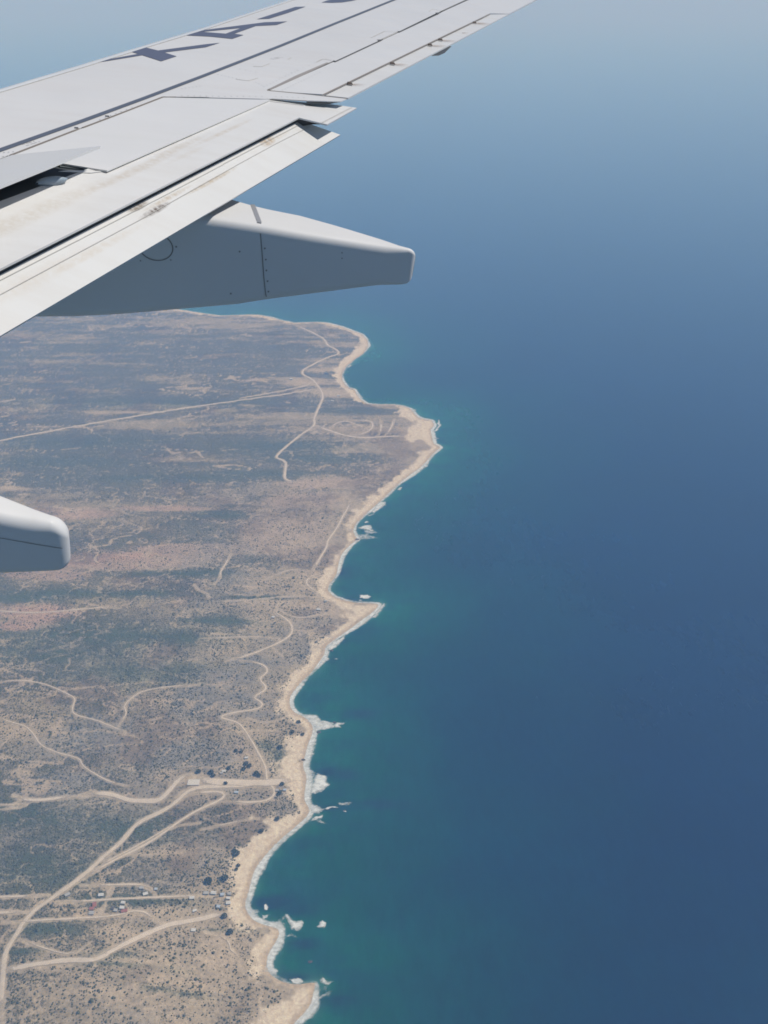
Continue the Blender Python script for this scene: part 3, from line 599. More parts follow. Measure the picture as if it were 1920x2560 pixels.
BR = [
 (1.0, c6([(1125,765),(1225,795),(1215,830),(1245,880),(1200,915),(1120,942),(1065,942),(1090,880),(1105,820)]), 'broad white breaker shaped like a fan off the long beach'),
 (.55, c6([(1048,750),(1130,762),(1105,830),(1060,870)]), 'thin foam between the fan breaker and the sand'),
 (.85, c6([(1010,280),(1150,288),(1180,330),(1280,355),(1300,390),(1180,420),(1115,440),(1100,380),(1070,335)]), 'wide white surf wrapping the rocky point'),
 (1.0, c6([(1275,370),(1300,343),(1375,355),(1325,372),(1345,402),(1275,398)]), 'bright breaker on the reef farthest off the rocky point'),
 (1.0, c6([(1070,1178),(1120,1132),(1190,1113),(1192,1135),(1130,1170)]), 'slanting white breaker south of the second point'),
 (.45, c6([(1100,1165),(1160,1150),(1220,1195),(1140,1200)]), 'faint foam trailing below the slanting breaker'),
 (.85, c6([(1195,1068),(1235,1052),(1320,1061),(1235,1075)]), 'narrow white breaker line off the second point'),
 (1.0, c6([(1355,1092),(1375,1072),(1393,1094)]), 'tiny white splash on a rock off the second point'),
 (.55, c6([(1285,1024),(1330,1004),(1450,1028),(1350,1038)]), 'faint streak of foam farthest off the second point'),
 (.8, c6([(1045,1015),(1150,1040),(1210,1066),(1150,1108),(1085,1115),(1080,1075)]), 'white surf wrapped round the second point'),
 (.75, c6([(770,1385),(830,1325),(882,1316),(866,1345),(800,1375)]), 'small white breaker at the upper end of the widest beach'),
 (1.0, c8([(686,512),(710,498),(740,528),(728,555),(692,550)]), 'small round white breaker nearest the beach village'),
 (.9, c8([(676,588),(745,590),(722,622),(688,628)]), 'small triangular breaker below the round one'),
 (1.0, c8([(875,583),(908,586),(960,638),(1000,636),(1020,665),(972,718),(922,720),(902,660)]), 'large wedge shaped white breaker in the rocky cove'),
 (1.0, c8([(1130,694),(1148,638),(1170,622),(1218,650),(1203,688),(1142,702)]), 'white oval breaker standing alone farthest off the cove'),
 (.42, c8([(740,640),(880,595),(905,690),(850,700),(770,685)]), 'thin veil of foam left of the wedge breaker'),
 (.6, c8([(552,525),(650,545),(664,575),(600,610)]), 'pale foam washing the sand below the beach village'),
 (.45, c8([(870,770),(930,742),(978,755),(972,775),(900,780)]), 'faint foam below the wedge breaker'),
 (.8, c8([(715,985),(760,1005),(795,1020),(818,1050),(800,1100),(750,1080),(718,1050)]), 'white surf in the corner of the small southern cove'),
 (.9, c8([(912,1125),(965,1108),(1025,1140),(1000,1165),(940,1162)]), 'white breaker along the top of the last headland'),
 (.8, c8([(1165,1155),(1172,1105),(1200,1130),(1280,1138),(1240,1168),(1190,1178)]), 'ragged white breaker at the tip of the last headland'),
 (.8, c8([(1105,1300),(1180,1245),(1248,1208),(1235,1255),(1130,1350),(980,1493),(925,1493),(1060,1390)]), 'long white surf line under the last headland'),
 (.4, c8([(1130,1180),(1200,1170),(1250,1200),(1160,1250),(1110,1290)]), 'thin foam in front of the last headland'),
 (1.0, c4([(1096,683),(1150,681),(1180,695),(1162,710),(1103,706)]), 'bright white breaker in the bay above the long sandy headland'),
 (.8, c4([(1095,714),(1127,716),(1112,727),(1098,726)]), 'small splash beside the breaker above the long headland'),
 (.9, c4([(970,703),(990,703),(996,717),(978,717)]), 'tiny white splash near the sand of the bay'),
 (.9, c4([(1085,225),(1140,198),(1190,203),(1185,240),(1120,232)]), 'white breaker over the reef at the upper beach'),
 (.6, c4([(1120,235),(1190,225),(1240,262),(1150,268)]), 'thin foam streaks below the upper reef breaker'),
 (.55, c4([(1075,265),(1150,262),(1240,295),(1100,305)]), 'faint foam line reaching off the upper beach'),
 (.9, c4([(1135,182),(1150,174),(1168,183),(1140,188)]), 'tiny breaker above the upper reef surf'),
 (.8, c4([(1185,840),(1225,790),(1262,738),(1295,740),(1270,790),(1215,845)]), 'surf breaking off the tip of the long headland'),
 (.9, c4([(860,1045),(955,985),(1005,950),(1000,995),(945,1040),(895,1075)]), 'broad white surf on the beach south of the long headland'),
 (.75, c4([(825,1135),(880,1095),(900,1130),(830,1190),(790,1215)]), 'white surf below the broad surf of the same beach'),
 (.8, c4([(925,1128),(945,1119),(965,1127),(945,1133)]), 'tiny splash off the beach south of the long headland'),
 (.9, c4([(1185,105),(1235,42),(1290,38),(1285,68),(1205,120)]), 'white surf curling at the far end of the upper beach'),
 (.7, c4([(1150,135),(1205,115),(1212,128),(1160,145)]), 'thin white surf line on the upper beach'),
 (.9, c2([(1362,800),(1378,795),(1392,840),(1360,880),(1325,888),(1362,850)]), 'white breaker curling off the far dune cape'),
 (.8, c2([(1235,778),(1262,780),(1285,795),(1255,798)]), 'small breaker above the far dune cape'),
 (.9, c2([(1082,1285),(1105,1268),(1130,1268),(1112,1290)]), 'small white breaker off the beach below the far cape'),
 (.7, c2([(1262,1130),(1270,1100),(1315,1092),(1300,1125),(1275,1140)]), 'white surf against the beach below the far cape'),
 (.7, c2([(1325,932),(1375,925),(1385,930),(1335,938)]), 'thin breaker line beside the far cape'),
 (.7, c2([(735,440),(760,418),(782,424),(760,442)]), 'white surf in the bay of the far plain'),
 (.7, c2([(800,600),(812,600),(855,650),(840,660),(808,630)]), 'white surf line below the far plain'),
 (.6, c2([(1180,725),(1225,733),(1215,748),(1195,748)]), 'small white surf on the shore of the far cape'),
]
def foam_patch(poly, k, name='breaking_wave', pad=1.15, res=46):
    P_ = np.array(gl(poly)); c_ = P_.mean(0); lo = P_.min(0); hi = P_.max(0)
    rad = (hi - lo) / 2; ctr = (hi + lo) / 2; ex = rad * pad + 4
    gx, gy = np.meshgrid(np.linspace(-ex[0], ex[0], res), np.linspace(-ex[1], ex[1], res)); gx = gx.ravel() + ctr[0]; gy = gy.ravel() + ctr[1]
    wx = gx + (fbm(gx, gy, 14, 3, seed=61) - .5) * 9; wy = gy + (fbm(gx, gy, 14, 3, seed=62) - .5) * 9
    d = seg_dist(wx, wy, P_, True); d = np.where(inside(wx, wy, P_), d, -d)
    sz = max(3.0, min(9.0, min(rad) * 0.7))
    e_ = np.maximum(np.abs((gx - ctr[0]) / ex[0]), np.abs((gy - ctr[1]) / ex[1]))
    fo = ss(-0.45 * sz, sz * .75, d) * k * .95 * (1 - ss(.9, 1, e_)); 
    z_ = 0.35 + 1.1 * fo * fbm(gx, gy, 7, 2, seed=63)
    sdv = sd_coast(gx, gy); z_ = np.maximum(z_, np.where(sdv > 0, height(gx, gy, sdv) + .1, 0))
    fo *= 1 - ss(4, 10, sdv)
    return np.stack([gx - c_[0], gy - c_[1], z_], 1), fo, c_
for k, poly, lab in BR:
    pts, fo, c_ = foam_patch(poly, k)
    me, _ = grid_mesh('breaking_wave', pts, 46, 46, (fo.reshape(46, 46)[:-1, :-1] + fo.reshape(46, 46)[1:, 1:] + fo.reshape(46, 46)[:-1, 1:] + fo.reshape(46, 46)[1:, :-1] > 0.01))
    fattr(me, 'foam', fo[_])
    o = link('breaking_wave', me, foam_m, label=lab, cat='wave', group='white breakers along the shore'); o.location = (c_[0], c_[1], 0)
# continuous wash along the waterline
wv = []; wf = []; cl = np.array(CG[1:]); seg = np.linalg.norm(np.diff(cl, axis=0), axis=1); L = np.concatenate([[0], np.cumsum(seg)])
u = np.arange(0, L[-4], 4.0); cx = np.interp(u, L, cl[:, 0]); cy = np.interp(u, L, cl[:, 1])
ker = np.ones(5) / 5
cxs = np.convolve(np.pad(cx, 2, 'edge'), ker, 'valid'); cys = np.convolve(np.pad(cy, 2, 'edge'), ker, 'valid')
dx, dy = np.gradient(cxs), np.gradient(cys); l = np.hypot(dx, dy) + 1e-9; nx, ny = dy / l, -dx / l      # seaward
tst = sd_coast(cxs + nx * 20, cys + ny * 20); nx = np.where(tst > 0, -nx, nx); ny = np.where(tst > 0, -ny, ny)
exp_ = np.clip(0.55 + 2.2 * (fbm(cxs, cys, 210, 3, seed=71) - .5) + 0.5 * nx, 0.12, 1.25)
wide = blobf(cxs, cys, [(905,1560,60,26),(740,1725,26,40),(770,1880,20,60),(645,2175,20,40),(690,2380,20,40),(1040,1185,50,18),(860,1400,20,40),(930,1275,30,16),(765,1970,14,30),(800,1650,40,30),(770,2520,30,40),(700,2315,20,12),(1070,1090,30,20)])
exp_ = exp_ + 0.9 * wide
wid = 2.0 + 8.0 * exp_
rows = []; fr = []
for j in range(9):
    q = j / 8.0; xx = cxs + nx * (wid * (q * 1.25 - .18)); yy = cys + ny * (wid * (q * 1.25 - .18))
    sv = sd_coast(xx, yy); zz = np.where(sv > 0, height(xx, yy, sv) + .1, .12)
    rows.append(np.stack([xx, yy, zz], 1)); fr.append(np.clip(exp_ * .55 + .16 + .5 * (fbm(xx, yy, 38, 3, seed=77) - .5), 0, .85) * ss(0, .12, q) * (1 - ss(.45, 1.0, q)) * (1 - ss(1.5, 4, sv)))
pts = np.stack(rows, 1).reshape(-1, 3); fo = np.stack(fr, 1).ravel()
me, _ = grid_mesh('shore_foam', pts, len(u), 9); fattr(me, 'foam', fo)
link('shore_foam', me, foam_m, kind='stuff', label='thin white wash of foam along the waterline')

# dark rocks standing in the surf
rock_m = simple('wet_rock', (.07, .06, .055), .7, var=.3, scale=.8)
def rock(px, py, s_, lab, seed):
    g = random.Random(seed); bm = bmesh.new(); bmesh.ops.create_icosphere(bm, subdivisions=2, radius=1)
    for v in bm.verts:
        v.co *= g.uniform(.75, 1.15); v.co.x *= 1.5; v.co.z *= .55
    me = bpy.data.meshes.new('rock'); bm.to_mesh(me); bm.free()
    o = link('sea_rock', me, rock_m, label=lab, cat='rock', group='dark rocks in the surf'); c_ = g0(px, py); o.location = (c_[0], c_[1], .4); o.scale = (s_, s_, s_)
for k, (px, py, s_, lab) in enumerate([(797,1831,3.2,'dark rock awash under the rocky point'),(758,1900,3,'dark rock on the wet sand of the long beach'),(829,1627,3,'dark rock in the surf south of the long headland'),(893,1349,4,'dark rocks at the small upper point'),(775,2405,2.6,'small dark rock in the water of the southern cove'),(836,1806,2.4,'dark reef rock beside the farthest breaker of the rocky point'),(861,2027,1.8,'small rock under the tiny splash off the second point')]):
    rock(px, py, s_, lab, k)

# ------------------------------------------------------------------ aircraft wing
def wp(x, y, off=0.0):
    """photo point -> point on the wing plane (shifted by off along its normal), relative to the eye"""
    d = ray(x, y); return d * ((-EYE + off) / (d @ NN))
wing = link('aircraft_wing', None, label='white airliner wing with lowered flaps, dark lettering and flap fairings', cat='wing')
wing.location = (0, 0, HH)
def pl3(*p3):
    q = [wp(*p) for p in p3]; n = np.cross(q[1] - q[0], q[2] - q[0]); n /= np.linalg.norm(n)
    if n @ NN < 0: n = -n
    return n, float(n @ q[0])
def pp(x, y, pl, lift=0.0):
    d = ray(x, y); return d * ((pl[1] + lift) / (d @ pl[0]))
PF1 = pl3((0, 525, -.016), (679, 248, -.016), (0, 672, -.065))
PF2 = pl3((0, 686, -.115), (749, 302, -.115), (0, 840, -.25))
def paint(name, base, dirt, dirt_amt, rough=0.38, streak=1.0, blobs=(), bump=.12, coat=.15):
    m, t, b = mat(name); tc = nd(t, 'ShaderNodeTexCoord').outputs['Object']
    # express object coordinates along chord (x), span (y)
    cv_ = nd(t, 'ShaderNodeCombineXYZ')
    def dot(v):
        n = nd(t, 'ShaderNodeVectorMath', operation='DOT_PRODUCT'); t.links.new(tc, n.inputs[0]); n.inputs[1].default_value = tuple(v); return n.outputs['Value']
    ca, cs = dot(AX), dot(SP)
    t.links.new(ca, cv_.inputs[0]); t.links.new(cs, cv_.inputs[1]); uv = cv_.outputs[0]
    n1 = noise(t, mapping(t, uv, (0.9, 5.0, 1)), 1.2, 6, .62)
    n2 = noise(t, uv, 2.0, 5, .6)
    f = math_(t, 'MULTIPLY', ramp(t, math_(t, 'ADD', math_(t, 'MULTIPLY', n1, .6 * streak), math_(t, 'MULTIPLY', n2, .4 + .6 * (1 - streak))), [(.46, (0, 0, 0)), (.78, (1, 1, 1))]), dirt_amt)
    c = mixc(t, f, base, dirt)
    mo = noise(t, uv, .55, 3); c = mixc(t, .10, c, ramp(t, mo, [(.3, (.3, .3, .3)), (.7, (.75, .75, .75))]), 'OVERLAY')
    T1 = wp(747, 294) - wp(0, 672); T1 /= np.linalg.norm(T1); T2 = np.cross(NN, T1)
    c1, c2 = (dot(T1), dot(T2)) if blobs else (None, None)
    for (bx, by, off, ra, rs, col, k) in blobs:
        p_ = pp(bx, by, off); a0, s0_ = p_ @ T2, p_ @ T1
        u_ = math_(t, 'DIVIDE', math_(t, 'SUBTRACT', c2, float(a0)), ra); v_ = math_(t, 'DIVIDE', math_(t, 'SUBTRACT', c1, float(s0_)), rs)
        r2 = math_(t, 'ADD', math_(t, 'MULTIPLY', u_, u_), math_(t, 'MULTIPLY', v_, v_))
        g_ = math_(t, 'SUBTRACT', 1.0, r2, clamp=True)
        g_ = math_(t, 'MULTIPLY', g_, math_(t, 'MULTIPLY_ADD', noise(t, uv, 22, 5, .7), 3.4, -1.1, clamp=True)); g_ = math_(t, 'MULTIPLY', g_, k)
        c = mixc(t, g_, c, col)
    t.links.new(c, b.inputs['Base Color'])
    t.links.new(math_(t, 'MULTIPLY_ADD', n2, .2, rough - .1), b.inputs['Roughness'])
    b.inputs['Specular IOR Level'].default_value = .35
    b.inputs['Coat Weight'].default_value = coat; b.inputs['Coat Roughness'].default_value = .15
    bp = nd(t, 'ShaderNodeBump'); bp.inputs['Strength'].default_value = bump; bp.inputs['Distance'].default_value = .01
    t.links.new(noise(t, uv, 1.6, 2), bp.inputs['Height']); t.links.new(bp.outputs[0], b.inputs['Normal'])
    return m
SOOT = (.36, .31, .255)
white = paint('white_wing_paint', (.625, .62, .615), (.54, .49, .47), .35)
spo = paint('spoiler_paint', (.645, .64, .635), (.56, .565, .54), .45)
flapm = paint('flap_paint', (.63, .625, .615), (.52, .49, .45), .6, blobs=[
    (330, 430, PF1, .05, .8, (.46, .38, .28), .55), (560, 330, PF1, .03, .7, (.47, .38, .27), .55), (60, 545, PF1, .09, 1.2, (.50, .45, .38), .6), (440, 372, PF1, .04, .6, (.46, .38, .28), .45), (470, 385, PF1, .03, .4, (.55, .50, .43), .5)])
flap2m = paint('aft_flap_paint', (.59, .585, .57), (.52, .49, .45), .6, blobs=[
    (668, 353, PF2, .055, .17, (.36, .25, .14), 1.0), (345, 516, PF2, .03, .16, (.16, .12, .08), 1.2), (388, 526, PF2, .026, .24, (.13, .10, .08), 1.2), (530, 452, PF2, .02, .5, (.42, .33, .22), .9),
    (250, 620, PF2, .03, .6, (.50, .43, .34), .5), (420, 495, PF2, .02, .4, (.40, .32, .23), .8), (700, 340, PF2, .02, .3, (.50, .42, .33), .6), (100, 690, PF2, .06, .7, (.52, .47, .40), .5)])
fairm = paint('fairing_paint', (.57, .565, .56), (.50, .49, .47), .25, rough=.55, bump=.02, coat=.04)
darkm = simple('dark_gap_shade', (.055, .065, .075), .6, var=.15, scale=4)  # dark colour that paints the shade inside gaps and recesses
gapm = simple('joint_and_shade_dark', (.075, .078, .085), .6, var=.1, scale=4)  # dark of joints and small fittings; also paints shade in the flap slot
linem = simple('grey_line_paint', (.10, .115, .15), .4, var=.1, scale=2)
seamm = simple('seam_sealant', (.20, .175, .155), .6, var=.2, scale=6)  # brownish tone of the panel seams
seaml = simple('faint_sealant', (.47, .46, .44), .6, var=.1, scale=6)
letm = simple('lettering_paint', (.105, .115, .165), .35, var=.12, scale=2)
alum = simple('bare_aluminium', (.42, .42, .43), .35, metal=.4, var=.15, scale=10)

def slab(name, pts, th, m, parent=wing, label=None, lip=0.0):
    """pts: (x, y, off) photo points with their own offset from the wing plane"""
    top = [wp(*p) for p in pts]; bot = [q - NN * th for q in top]
    v = np.array(top + bot); n = len(pts); bm = bmesh.new(); vs_ = [bm.verts.new(q) for q in v]
    ft = bm.faces.new(vs_[:n]); bm.faces.new(vs_[n:][::-1])
    for k in range(n): bm.faces.new((vs_[k], vs_[n + k], vs_[n + (k + 1) % n], vs_[(k + 1) % n]))
    bmesh.ops.recalc_face_normals(bm, faces=bm.faces)
    if lip:
        bm.edges.ensure_lookup_table()
        bmesh.ops.bevel(bm, geom=list(ft.edges), offset=lip, segments=2, profile=.5, affect='EDGES')
    bmesh.ops.triangulate(bm, faces=[f for f in bm.faces if len(f.verts) > 4])
    me = bpy.data.meshes.new(name); bm.to_mesh(me); bm.free()
    o = link(name, me, m, parent)
    if label: o['label'] = label
    return o
def strip(name, pts, w, off, m, parent=wing, th=.0012, label=None):
    """a flat line of constant width (metres) along photo points on the wing plane"""
    c_ = [wp(x, y, off) for x, y in pts]; L_ = []; R_ = []
    ws = w if isinstance(w, (list, tuple)) else [w] * len(pts)
    for k, q in enumerate(c_):
        a_ = c_[max(0, k - 1)]; b_ = c_[min(len(c_) - 1, k + 1)]; d = b_ - a_; d /= np.linalg.norm(d)
        s_ = np.cross(NN, d); L_.append(q + s_ * ws[k] / 2); R_.append(q - s_ * ws[k] / 2)
    v = L_ + R_[::-1]; n = len(v)
    vv = v + [q - NN * th for q in v]
    half = len(c_); f = []
    for k in range(half - 1): f.append((k, k + 1, n - 2 - k, n - 1 - k)); f.append((n + k, n + n - 1 - k, n + n - 2 - k, n + k + 1))
    for k in range(n): f.append((k, n + k, n + (k + 1) % n, (k + 1) % n))
    o = link(name, mesh(name, vv, f), m, parent)
    if label: o['label'] = label
    return o
def pslab(name, pts, pl, th, m, parent=None, label=None, lift=0.0):
    top = [pp(x, y, pl, lift) for x, y in pts]; n = len(top); v = top + [q - pl[0] * th for q in top]
    bm = bmesh.new(); vs_ = [bm.verts.new(q) for q in v]; bm.faces.new(vs_[:n]); bm.faces.new(vs_[n:][::-1])
    for k in range(n): bm.faces.new((vs_[k], vs_[n + k], vs_[n + (k + 1) % n], vs_[(k + 1) % n]))
    bmesh.ops.recalc_face_normals(bm, faces=bm.faces); bmesh.ops.triangulate(bm, faces=[f for f in bm.faces if len(f.verts) > 4])
    me = bpy.data.meshes.new(name); bm.to_mesh(me); bm.free()
    o = link(name, me, m, parent or wing)
    if label: o['label'] = label
    return o
# inner structure, seen only through gaps; its dark colour paints their shade
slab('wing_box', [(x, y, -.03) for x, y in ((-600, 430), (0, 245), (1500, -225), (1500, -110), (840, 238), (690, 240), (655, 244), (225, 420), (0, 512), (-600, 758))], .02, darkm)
# leading edge: edge strip with a nose that rolls over and under
LEpx = [(-600, 405), (0, 223), (211, 159.5), (363, 113), (506, 70), (700, 6), (1100, -122), (1500, -251)]
rows = []
for x, y in LEpx:
    p0 = wp(x, y + (7.5 if x < 300 else 6 if x < 600 else 5), .004); p1 = wp(x, y + 2, .004)
    fw = p1 - p0; fw -= NN * (fw @ NN); fw = -AX
    rows.append([p0, p1, p1 + fw * .04 - NN * .006, p1 + fw * .10 - NN * .035, p1 + fw * .13 - NN * .09, p1 + fw * .10 - NN * .15, p1 - fw * .2 - NN * .21])
v = [q for r_ in rows for q in r_]; f = []
for k in range(len(rows) - 1):
    for j in range(6): f.append((k * 7 + j, k * 7 + j + 1, k * 7 + 8 + j, k * 7 + 7 + j))
lem = paint('leading_edge_paint', (.72, .72, .71), (.6, .6, .6), .2, rough=.25)
link('leading_edge', mesh('leading_edge', v, f), lem, wing, smooth=True)
# slat panel carrying the lettering
DL = [(-600, 580), (-200, 442), (0, 372), (210, 297.5), (360, 242.5), (506, 187.5), (600, 151), (700, 112), (841, 54.5), (900, 31), (987, -4), (1500, -215)]
sk = [(x, y + (9.5 if x < 300 else 8 if x < 600 else 6.5), 0) for x, y in LEpx]
slab('slat_panel', sk + [(x, y, 0) for x, y in DL[::-1]], .012, white)
strip('leading_edge_seam', [(x, y + (8.6 if x < 300 else 7.2 if x < 600 else 5.8)) for x, y in LEpx], .012, .0015, seaml)
# dark painted line behind the slat
strip('dark_line', [(x, y + 2.6) for x, y in DL], [.05] * 12, .004, linem, label='long dark line running the span of the wing')
# fixed rear skin out to the aileron
rear = [(x, y + 1.0, -.001) for x, y in DL] + [(1500, -153, -.001), (1166, -2, -.001), (1106, 25.5, -.001), (1097, 30, -.001), (993, 79.5, -.001), (954, 97, -.001), (831, 152.5, -.001), (665.5, 224.3, -.001), (700, 229, -.001), (806, 238.7, -.001), (868, 246.2, -.001), (851, 253.6, -.001), (767, 251.2, -.001), (679, 246.3, -.001), (660, 247.3, -.001), (407, 241.0, -.001), (285, 288.8, -.001), (206, 318, -.001), (198, 320.5, -.001), (27, 386, -.001), (-600, 626, -.001)]
slab('rear_skin', rear, .010, white)
# spoilers
slab('spoiler', [(408, 243.2, -.002), (674, 249.2, -.002), (268, 426, -.002), (29, 388.5, -.002)], .010, spo, label='closed spoiler lying flush beside the raised one')
up = .16
slab('spoiler', [(29, 387.5, .004), (251, 365, up), (147, 407, up), (0, 466, up), (-600, 707, up), (-600, 628, .004)], .016, spo, label='raised spoiler with a dark cavity below it')
sp_ = wp(251, 365, up)
# main flap and aft flap
pslab('main_flap', [(-600, 750), (0, 503), (268, 404), (672, 243), (684, 249), (767, 256.2), (812, 258.0), (892, 269.5), (818, 311), (747, 294), (0, 672), (-600, 975.6)], PF1, .014, flapm)
def off_of(q): return float(q @ NN) + EYE
def under(name, pts, drops, fwd, m, parent=wing):
    top = [wp(*p) for p in pts]; v = []; f = []
    for q, drop in zip(top, drops): v += [q, q - NN * drop * .5 - AX * fwd * .5, q - NN * drop - AX * fwd * 1.4]
    for k in range(len(top) - 1):
        for j in range(2): f.append((k * 3 + j, k * 3 + j + 1, k * 3 + 4 + j, k * 3 + 3 + j))
    return link(name, mesh(name, v, f), m, parent)
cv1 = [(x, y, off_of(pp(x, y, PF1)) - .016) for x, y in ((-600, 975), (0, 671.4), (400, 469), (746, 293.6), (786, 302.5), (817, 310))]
under('flap_cove', cv1, (.22, .22, .22, .20, .06, .015), .10, gapm)  # coloured dark to paint the shade in the slot between the flaps
pslab('aft_flap', [(-600, 995), (0, 686.5), (749, 302), (762, 302.6), (773, 306), (781, 312), (851, 337), (0, 840), (-600, 1194.6)], PF2, .014, flap2m)
slab('flap_slot_shade', [(-600, 960, -.40), (0, 655, -.40), (735, 285, -.40), (765, 306, -.40), (0, 705, -.40), (-600, 1010, -.40)], .02, gapm)  # dark sheet running under the slot, its colour painted as shade
# dark slab painting the shade of the recess between rear skin and flap end
slab('flap_end_recess', [(766, 250.5, -.014), (812, 252, -.014), (822, 250.5, -.014), (850, 253.2, -.012), (840, 254.6, -.014), (814, 258.5, -.02), (767, 257.5, -.02)], .01, darkm)
# aileron and its tab
ail = [(670.5, 227.2, -.002), (831, 155.8, -.002), (954, 101, -.002), (994, 82.5, -.002), (1097, 34.5, -.002), (1108, 28.5, -.002), (1166, 2.2, -.002), (1500, -148.5, -.002), (1500, -85.5, -.02), (1272, 34.6, -.02), (1224.6, 33.2, -.012), (806.2, 235.8, -.012)]
slab('aileron', ail, .03, white)
tab = slab('aileron_tab', [(810.5, 238.2, -.013), (1225.6, 36.4, -.013), (1271.5, 35.6, -.021), (870, 244.6, -.021)], .018, flapm)
nose = strip('aileron_nose', [(836, 151.4), (952, 97.4)], .028, .004, white); strip('aileron_nose', [(996, 77.6), (1094, 30.0)], .03, .004, white)
strip('aileron_gap_seal', [(673, 223.8), (745, 190), (820, 156.5)], [.028, .05, .03], .0012, simple('grey_rubber', (.27, .25, .24), .6))
for pl in ([(836, 154.6), (954, 100)], [(996, 81), (1097, 33.6)], [(1108, 27.2), (1166, .2), (1400, -108)]): strip('aileron_gap', pl, .022, .0018, gapm)
for q in ([(942, 99), (957, 98.4), (948, 102.8)], [(1088, 31.5), (1101, 31), (1094, 36)]):
    slab('hinge_notch', [(x, y, .006) for x, y in q], .003, gapm)
for q in ([(928, 94), (962, 77.5), (993, 81), (957, 98)], [(1073, 28), (1083, 22), (1103, 27)], [(791, 155), (806, 147.5), (828, 150)]):
    strip('access_panel_outline', q, .010, .0035, seaml)
for q in ([(633, 165), (655, 166.5), (674, 158.5)], [(590, 198), (622, 201.5), (645, 194.5)], [(720, 148), (728, 144)]):
    strip('fuel_panel_outline', q, .012, .0012, seaml)
# seams
strip('seam', [(407, 242), (430, 241.5), (523, 242.6)], .010, .0016, seaml)
strip('seam', [(27, 387.2), (198, 321.2)], .018, .0018, seamm); strip('seam', [(207, 318.6), (285, 289.2), (407, 242)], .018, .0018, seamm)
strip('seam', [(407, 242), (440, 241.8)], .014, .0018, seamm)
strip('seam', [(676, 248.2), (767, 251.6)], .012, .0016, seamm)
strip('seam', [(668, 225.6), (752, 233.4), (868, 246)], .018, .0012, seamm)
strip('seam', [(1225, 35), (1016, 136), (808, 237)], .020, .0006, seamm, label='hinge line of the aileron tab')
for a_, b_ in (((188, 320), (197, 319)), ((266, 290), (274, 289))): pass
strip('hinge_slot', [(186, 318.8), (196, 319.4)], .035, .002, gapm); strip('hinge_slot', [(263, 289.6), (273, 290.2)], .035, .002, gapm)
# faint span line on the aft flap, stain lines
def wl(name, pts, w, offs, m):
    c_ = [pp(x, y, offs, .004) for x, y in pts]; v = []; f = []
    for k, q in enumerate(c_):
        a_ = c_[max(0, k - 1)]; b_ = c_[min(len(c_) - 1, k + 1)]; d = b_ - a_; d /= np.linalg.norm(d); s_ = np.cross(NN, d)
        v += [q + s_ * w / 2, q - s_ * w / 2]
    for k in range(len(c_) - 1): f.append((2 * k, 2 * k + 1, 2 * k + 3, 2 * k + 2))
    return link(name, mesh(name, v, f), m, wing)
for pts, w, m_, fo_ in (([(-100, 790), (150, 656), (345, 552), (600, 408), (690, 359), (775, 316)], .006, seaml, PF2), ([(0, 700.5), (200, 598), (420, 484), (560, 410)], .006, seaml, PF2), ([(560, 409), (650, 362), (748, 312)], .007, seaml, PF2), ([(806, 306), (880, 268)], .012, seaml, PF1)):
    n_ = []
    for k in range(len(pts) - 1):
        for u_ in np.linspace(0, 1, 8)[: (8 if k == len(pts) - 2 else 7)]: n_.append((pts[k][0] * (1 - u_) + pts[k + 1][0] * u_, pts[k][1] * (1 - u_) + pts[k + 1][1] * u_))
    wl('flap_seam', n_, w, fo_, m_)
# lettering
def glyph(label, polys):
    v = []; f = []
    for pl in polys:
        i = len(v); top = [wp(x, y, .0035) for x, y in pl]; v += top; f.append(tuple(range(i, i + len(pl))))
    me = mesh('letter', v, f); bm = bmesh.new(); bm.from_mesh(me); bmesh.ops.recalc_face_normals(bm, faces=bm.faces); 
    for fc in bm.faces:
        if fc.normal.dot(Vector(NN)) < 0: fc.normal_flip()
    bmesh.ops.triangulate(bm, faces=bm.faces); bm.to_mesh(me); bm.free()
    o = link('letter', me, letm, wing); o['label'] = label
glyph('dark letter K painted on the wing', [[(326.8, 128.9), (360.6, 117.5), (395, 126), (410.7, 130.8), (441.6, 140.4), (403, 153), (355.7, 137.7), (346, 134.4)], [(395, 126), (518, 109.8), (549.6, 106.9), (514, 117.9), (410.7, 130.8)], [(346, 134.3), (355.9, 137.8), (243, 156.2), (229, 158), (246, 153.4), (262, 149.6)]])
glyph('dark letter A painted on the wing', [[(457.7, 88), (470, 84.2), (486.4, 80), (507, 79.6), (566, 84), (584.8, 84), (609, 87.3), (580.7, 97), (523, 91)], [(486.4, 80.2), (502.8, 75.8), (662.6, 55.3), (718, 53.3), (691, 62.3), (640, 64.8), (603, 69.7), (507, 79.2)], [(603, 69.7), (640, 64.8), (585.5, 84.1), (564, 84.1)]])
glyph('short dark stroke of the lettering after the A', [[(642, 48), (668, 39.5), (738.5, 17), (764, 16.4), (720, 32), (673, 46.7)]])
glyph('dark curved stroke of the lettering at the frame edge', [[(804, 6), (818, 1), (835, -3), (870, -9), (915, -12), (900, -3), (880, 2), (857, 5.6), (830, 6.8)]])
